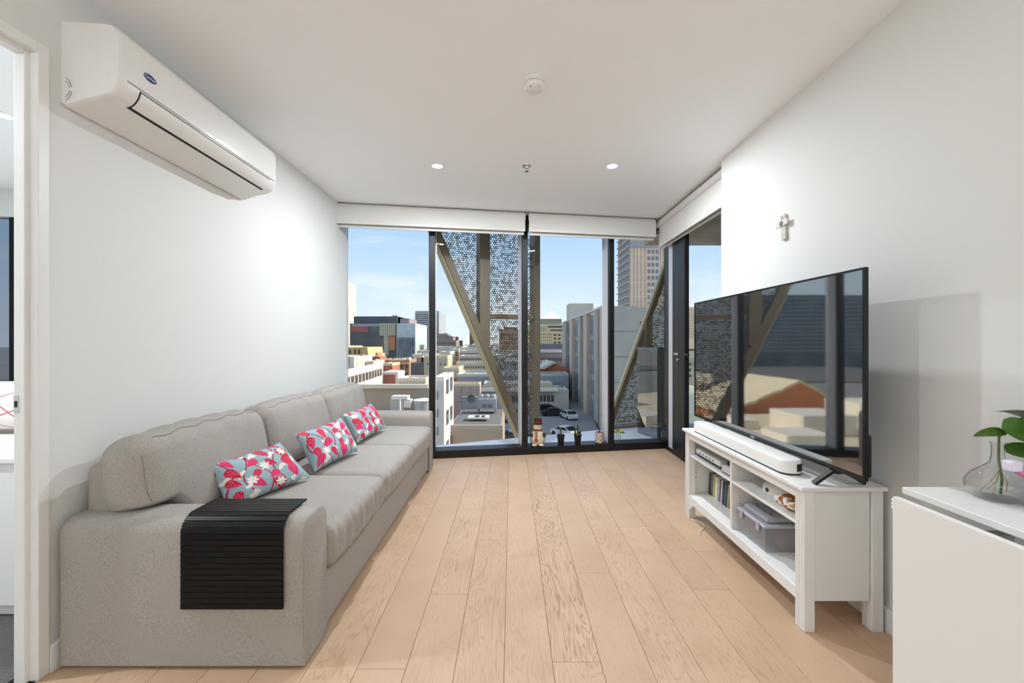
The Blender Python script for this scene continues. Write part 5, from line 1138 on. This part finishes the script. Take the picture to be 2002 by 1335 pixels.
# middle distance, left pane
b = B('orange tan mansard building at the left edge of the window', 640, 720, 693, 190, 25, CREAM); 
qs = [P(u, v, 190) for u, v in ((640, 693), (720, 693), (718, 678.5), (677, 679), (674, 676), (640, 676))]; MB().prism([(p.x, p.z) for p in qs], 190, 212, 1).build('mansard', TAN, b.r)
for u in (683, 693, 701): MB().box((b.X(u), 189.5, b.Z(692)), (b.X(u+2.6), 189.98, b.Z(683))).build('window', WINM2, b.r)
b.grid(697, 722, 697, 710, 9, 2, .5, .8, cm('city_ochre', (190, 150, 100)), stuff=True); b.box('shaded_wing', 640, 689, 696, 722, GREYL, -8)
b = B('small red brick stack with white flue caps left of the brown terrace', 728, 742, 697, 176, 10, BRICK); b.top('flue', 731, 735, 690, ORNG)
b = B('long brown brick terrace with square windows in the left pane', 729, 800, 704, 150, 22, BROWN); b.grid(732, 800, 712, 722, 7, 1, .4, .7, WINM2); b.grid(732, 800, 727, 737, 7, 1, .4, .7, WINM2); b.box('cornice', 729, 800, 710, 711.4, CREAM, -0.6); b.top('chimney', 794, 799.8, 699, CREAM, 0, .15)
b = B('dark shaded warehouse right of the brown terrace', 803, 832, 709, 140, 9, GREYD, 'warehouse'); b.top('vent_house', 812, 828, 699, BROWN); b.top('flue', 822, 825, 696, WHT)
b = B('grey pavilion with green glass in front of the terrace', 716, 730, 706, 135, 12, GREYL); b.grid(717, 729, 707, 712, 2, 1, .8, .9, cm('city_greenglass', (0, 0, 0)))
b = B('cream office with white stair wing left of the pavilion', 640, 698, 697, 128, 14, cm('city_cream_grey', (206, 200, 186))); b.grid(660, 688, 702, 720, 5, 3, .5, .5, WINM, stuff=True); b.box('white_stair', 689, 697, 697, 725, WHT, -2)
b = B('tiled red block with white frame in front of the brown terrace', 748, 778, 727, 95, 6, WHT); b.box('red_tile_panel', 750, 773, 732, 752, cm('city_redtile', (160, 92, 80)), -0.2); 
b = B('small orange brick cube behind the red tiled block', 749, 767, 715, 120, 8, BRICK, par=CREAM)
b = B('low terrace of cream shops below the dark warehouse', 778, 832, 744, 88, 8, BEIGE, par=PAR); b.grid(780, 830, 747, 756, 8, 1, .55, .6, WINM, stuff=True)
# long white building with receding parapet roof at the left edge
rw_ = thing('long_roof_building', 'long building with dark roof and white slatted parapet at the left edge', 'building', (-30, 75, GZ))
pA, pB = P(640, 746, 62), P(742, 727, 92); zt = P(0, 741, 70).z
zA = zB = -4.4
pA = Vector((-26.0, 56, 0)); pB = Vector((-28.8, 92, 0))
MB().prism([(pA.x, pA.y), (pB.x, pB.y), (-75, 92), (-75, 56)], GZ, zA, 2).build('walls', WHT, rw_)
wallbox(MB(), pA+Vector((0.15, 0, 0)), pB+Vector((0.15, 0, 0)), zA+0.01, zA+1.3, 0.3).build('parapet', PAR, rw_)
MB().prism([(pA.x-0.3, pA.y+0.3), (pB.x-0.3, pB.y-0.3), (-74, 91.7), (-74, 56.3)], zA+0.001, zA+0.25, 2).build('roof', ROOFD, rw_)
for k in range(16):
    a = pA.lerp(pB, (k+0.2)/16); c = pA.lerp(pB, (k+0.75)/16); wallbox(MB(), a+Vector((0.05, 0, 0)), c+Vector((0.05, 0, 0)), zA-1.5, zA-0.2, 0.25).build('window', WINM2, rw_)
# near: big blank wall with rooftop plant, white gabled side, grey wall, chiller roof
b = B('long low building with a blank brown rendered wall behind the far sofa arm', 690, 838, 758, 46, 2.5, GREYB, roof=ROOF); b.box('parapet_cap', 690, 838, 751, 758.5, cm('city_capgrey', (196, 192, 184)), -0.35, 0.4)
rl = B('flat rooftop below the blank brown wall', 700, 836, 831, 38, 7.5, ROOF, 'low_roof')
def plant(name, label, cat, u, v, Y, w, d, h, m, parts=()):
    q = P(u, v, Y); r_ = thing(name, label, cat, (q.x, q.y, q.z)); MB().cbox((q.x-w/2, q.y-d/2, q.z), (q.x+w/2, q.y+d/2, q.z+h), 0.02).build('casing', m, r_); return r_, q
zr = rl.z1
def on_roof(u, Y, z): x = (u-CX)/F*Y; return x, Y, z
ALU = cm('plant_white', (220, 222, 224), 0.5, 0.04); ALG = cm('plant_grey', (160, 164, 168), 0.5, 0.05)
x, y, z = on_roof(780, 42.5, zr); ru = thing('rooftop_unit', 'white and grey rooftop air handler in front of the blank brown wall', 'rooftop unit', (x, y, z))
MB().box((x-0.9, y, z+0.4), (x+0.5, y+1, z+1.75)).build('casing', ALG, ru); MB().box((x-0.75, y-0.1, z+1.751), (x+0.9, y+0.9, z+2.1)).build('duct', ALU, ru); MB().box((x+0.52, y, z+0.9), (x+1.2, y+0.9, z+1.7)).build('side_duct', ALU, ru)
MB().tube([(x+0.2, y-0.3, z), (x+0.2, y-0.3, z+1.7), (x+0.6, y-0.3, z+2.0)], 0.09, 8).build('pipe', ALU, ru)
for k in range(3): MB().tube([(x-2.0+k*0.9, y-0.6, z), (x-2.0+k*0.9, y-0.6, z+0.55), (x-1.4+k*0.9, y-0.6, z+0.55)], 0.07, 6).build('low_pipe', ALG, ru)
x, y, z = on_roof(830, 43.4, zr); tk = thing('water_tank', 'round grey metal tank on the roof beside the first mullion', 'tank', (x, y, z))
MB().lathe([(1.1, z+0.001), (1.1, z+1.55)], (x, y, 0), 28).build('shell', ALG, tk, True); MB().lathe([(1.15, z+1.5505), (1.15, z+1.6), (0, z+1.8)], (x, y, 0), 28).build('lid', ALU, tk, True)
for u, lb in ((757, 'left of two cream vents low on the roof behind the sofa'), (763, 'right of two cream vents low on the roof behind the sofa')):
    x, y, z = on_roof(u, 41.5, zr); v_ = thing('roof_vent', lb, 'vent', (x, y, z)); MB().box((x-0.13, y-0.1, z), (x+0.13, y+0.2, z+0.55)).build('shaft', CREAM, v_); MB().box((x-0.16, y-0.14, z+0.551), (x+0.16, y+0.24, z+0.62)).build('cap', CREAM, v_)
b = B('beige plain block behind the first mullion', 829, 875, 700, 118, 16, BEIGE, par=CREAM); b.grid(832, 874, 708, 716, 5, 1, .25, .6, WINM, stuff=True)
b = B('beige rooftop block with red lower wall right of the first mullion', 866, 897, 723, 104, 10, BEIGE, par=CREAM); b.box('red_lower_wall', 876, 897, 738, 750, BRICK, -0.5)
b = B('blue grey shaded hall left of the diagonal beam', 893, 1029, 736, 96, 14, cm('city_bluewall', (128, 134, 146)), par=GREYL); b.box('vent_panel', 930, 935, 746, 753, cm('city_mauve', (0, 0, 0)), -0.2)
b = B('tall pinkish concrete block left of the car park', 878, 938, 754.5, 64, 3, cm('city_pinkgrey', (160, 146, 136), nscale=0.3), par=CREAM)
for u in (902, 919): b.box('panel_joint', u, u+0.5, 755, 838, cm('city_joint3', (118, 106, 98)), -0.03)
for v_ in (785, 803): b.box('panel_joint', 878, 938, v_, v_+0.5, cm('city_joint3', (0, 0, 0)), -0.035)
wb = B('white rendered building with a bright windowed flank, second pane', 848, 868, 745, 36, 6.0, cm('city_render', (186, 186, 188), nscale=0.6), roof=ROOF, par=WHT)
for (ya, yb2) in ((37.2, 38.4), (39.6, 40.8)):
    for zz in (-3.4, -6.2, -9.0): MB().box((wb.x1+0.002, ya, zz), (wb.x1+0.06, yb2, zz+1.3)).build('window', WINM, wb.r)
for (ua, ub) in ((850, 856),):
    for va in (765, 800, 835): wb.box('window', ua, ub, va, va+16, WINM)
cr2 = B('low concrete roof with stained parapet and chillers below the second pane', 875, 983, 838.5, 40, 12, cm('city_stained', (146, 132, 118), nscale=0.5), 'plant_roof', roof=ROOFD)
MB().box((cr2.x0, 40.0, cr2.z1+0.001), (cr2.x1, 40.3, cr2.z1+0.35)).build('parapet', GREYB, cr2.r); MB().box((cr2.x0, 51.6, cr2.z1+0.001), (cr2.x1-0.3, 52, cr2.z1+1.6)).build('screen_wall', BLUEG, cr2.r)
x, y, z = on_roof(952, 48, cr2.z1+0.3); ch = thing('chiller', 'blue grey rooftop chiller with three round fan cowls', 'chiller', (x, y, z))
MB().box((x-1.05, y, z+0.35), (x+1.05, y+1.6, z+1.5)).build('casing', BLUEG, ch)
for sx_ in (-0.98, 0.98): MB().box((x+sx_-0.06, y-0.05, z), (x+sx_+0.06, y+1.6, z+0.349)).build('stand', GREYD, ch)
for dx in (-0.72, 0.0, 0.72): MB().lathe([(0.33, z+1.501), (0.33, z+1.85), (0.25, z+1.95), (0, z+1.95)], (x+dx, y+0.8, 0), 18).build('fan_cowl', BLUEG, ch, True)
for dx in (-0.55, 0.1): MB().box((x+dx, y-0.03, z+0.5), (x+dx+0.5, y-0.002, z+0.9)).build('louvre', GREYD, ch)
x, y, z = on_roof(932, 44, cr2.z1+0.3); sk2 = thing('roof_skylight', 'pale flat roof panel with dark slots in front of the chiller', 'skylight', (x, y, z)); MB().box((x-0.9, y-0.6, z), (x+1.3, y+0.8, z+0.2)).build('frame', ALU, sk2); MB().box((x-0.2, y-0.4, z+0.201), (x+0.3, y+0.5, z+0.22)).build('slot', M['dark'], sk2); MB().box((x+0.5, y-0.4, z+0.201), (x+0.9, y+0.5, z+0.22)).build('slot', M['dark'], sk2)
x, y, z = on_roof(921.5, 50, cr2.z1+0.3); dsh = thing('satellite_dish', 'dark round satellite dish on the plant roof', 'satellite dish', (x, y, z)); MB().tube([(x, y, z), (x, y, z+1.2)], 0.05, 8).build('mast', GREYD, dsh); MB().lathe([(0.0, 0.0), (0.35, -0.08), (0.5, -0.2), (0.47, -0.2), (0.33, -0.06), (0, 0.02)], (x, y-0.06, z+1.3), 20, 'y').build('dish', GREYD, dsh, True)
# low rise infill in the middle distance (each its own building)
inf = [('pale long roof left of the heritage spire', 851, 905, 682, 250, GREYL), ('tan hall with a white end gable behind the beige block', 880, 897, 687, 200, BROWN), ('grey terrace with green windows behind the tan hall', 858, 880, 692, 178, BLUEG),
       ('wide grey office roof under the slim dark tower', 901, 950, 684, 205, GREYL), ('dark banded low office left of the diagonal beam', 900, 960, 690, 180, GREYB), ('brown brick row with white roof boxes left of the diagonal beam', 898, 965, 700, 150, BROWN), ('weathered row with tall windows above the blue grey hall', 892, 965, 712, 125, BEIGE), 
       ('grey office slab seen through the lower perforated screen', 965, 1024, 690, 170, GREYL), ('slate blue block behind the perforated screen above the car park', 985, 1027, 706, 130, BLUEG), ('cream block behind the perforated screen', 968, 1000, 698, 145, CREAM),
       ('low reddish roofs right of the banded tower', 815, 850, 690, 260, BRICK), ('grey low roofs behind the dark warehouse', 806, 850, 697, 210, GREYL), ('distant pale roofs under the heritage building', 892, 920, 675, 420, WHT)]
for lb, u0, u1, vt, Y, m_ in inf:
    b = B(lb, u0, u1, vt, Y, Y*0.08, m_, par=PAR if m_ not in (WHT,) else None)
    n = max(3, int((u1-u0)/5)); b.grid(u0+1, u1-1, vt+2.5, vt+9, n, 1, .5, .55, WINM, stuff=True)
    rr = random.Random(u0); uu = u0+(u1-u0)*rr.uniform(.15, .6); b.top('plant_room', uu, uu+(u1-u0)*0.18, vt-2.2, rr.choice([WHT, GREYL, CREAM]), .2, .6)
# further left, seen only in the television's reflection
b = B('large grey glass office reflected in the television', 200, 560, 575, 105, 40, DGLASS, 'office_building'); b.grid(202, 558, 578, 690, 60, 14, .55, .7, mat('city_greyglass', (158, 164, 164), 0.25), stuff=True)
cr3 = thing('broad_roof_building', 'broad low building with a cream roof left of the window view', 'building', (-28, 34, GZ))
MB().prism([(-48, 24), (-11, 24), (-14.5, 34.5), (-19, 44), (-48, 44)], GZ, -6.5, 2).build('walls', CREAM, cr3)
MB().prism([(-47.8, 24.2), (-11.3, 24.2), (-14.8, 34.5), (-19.2, 43.8), (-47.8, 43.8)], -6.499, -6.4, 2).build('roof', cm('roof_cream', (222, 210, 180)), cr3)
for x0, x1, y0, y1, zt in ((-26, -21.5, 33, 37, -4.7), (-21, -17.5, 29, 32, -5.4), (-33, -29, 36, 40, -4.2), (-19.8, -18, 36, 38.5, -5.6), (-27.5, -24.5, 27, 30, -5.5)): MB().box((x0, y0, -6.399), (x1, y1, zt)).build('roof_house', WHT, cr3)
q = [Vector((-36, 0, GZ)), Vector((-22, 0, GZ)), Vector((-22, 0, -6.5)), Vector((-30, 0, -3.2)), Vector((-36, 0, -6.5))]
r_ = thing('gabled_warehouse', 'orange brick gabled warehouse reflected in the television', 'warehouse', (-29, 50, GZ)); MB().prism([(p.x, p.z) for p in q], 45, 55, 1).build('walls', ORNG, r_); MB().prism([(-21.6, -6.4), (-30, -2.9), (-36.4, -6.4), (-36.4, -6.7), (-30, -3.19), (-21.6, -6.7)], 44.8, 55.2, 1).build('roof', cm('roof_cream', (0, 0, 0)), r_)

# cars
CARW = mat('car_window', (30, 34, 40), 0.1); TYRE = mat('car_tyre', (24, 24, 26), 0.8)
def make_car(label, paint, loc, rz):
    r_ = thing('car', label, 'car', loc, rz, 'cars in the car park', world_coords=False)
    side = [(-2.1, .28), (-2.15, .62), (-1.9, .86), (-1.15, .95), (-0.55, 1.42), (0.75, 1.46), (1.55, 1.02), (2.1, .92), (2.18, .55), (2.1, .28)]
    MB().prism(side, -0.86, 0.86, 1).build('body', paint, r_)
    MB().prism([(-1.02, .97), (-0.50, 1.36), (0.70, 1.39), (1.38, 1.02)], -0.872, 0.872, 1).build('side_windows', CARW, r_)
    MB().prism([(-1.20, .965), (-0.60, 1.42), (-0.52, 1.42), (-1.10, .96)], -0.76, 0.76, 1).build('windscreen', CARW, r_)
    MB().prism([(0.80, 1.455), (1.56, 1.03), (1.64, 1.03), (0.9, 1.455)], -0.76, 0.76, 1).build('rear_window', CARW, r_)
    for x in (-1.35, 1.35):
        for y in (-0.80, 0.80): MB().lathe([(0, -0.1), (0.32, -0.1), (0.32, 0.1), (0, 0.1)], (x, y, 0.32), 16, 'y').build('wheel', TYRE, r_)
    return r_
def cp_(n, c): return mat('car_paint_'+n, c, 0.25, 0.2, coat=0.5)
def gpos(u, v): 
    Y = F*(H-GZ)/(v-CY); return ((u-CX)/F*Y, Y, GZ)
pw, pk2, pg, ps, pd2 = cp_('white', (226, 226, 226)), cp_('black', (34, 36, 42)), cp_('grey', (96, 100, 108)), cp_('silver', (170, 176, 182)), cp_('dark_blue', (44, 52, 66))
make_car('dark estate car parked in front of the slotted car park, third pane', pk2, gpos(1080, 812), R(4))
make_car('black car behind the dark estate car, third pane', pd2, gpos(1066, 805), R(8))
make_car('white car at the foot of the finned grey building', pw, gpos(1112, 818), R(-75))
make_car('white car low beside the small plants on the ledge', pw, gpos(1104, 852), R(-50))
make_car('silver car parked beyond the rooftop chiller', ps, gpos(939, 806), R(88))
make_car('black car parked right of the silver car', pk2, gpos(963, 806), R(88))
make_car('white car parked next to the diagonal beam', pw, gpos(986, 805), R(90))
make_car('grey car parked in the shade right of the chiller', pg, gpos(994, 822), R(70))
make_car('dark car near the lower end of the diagonal beam', pd2, gpos(1003, 862), R(20))
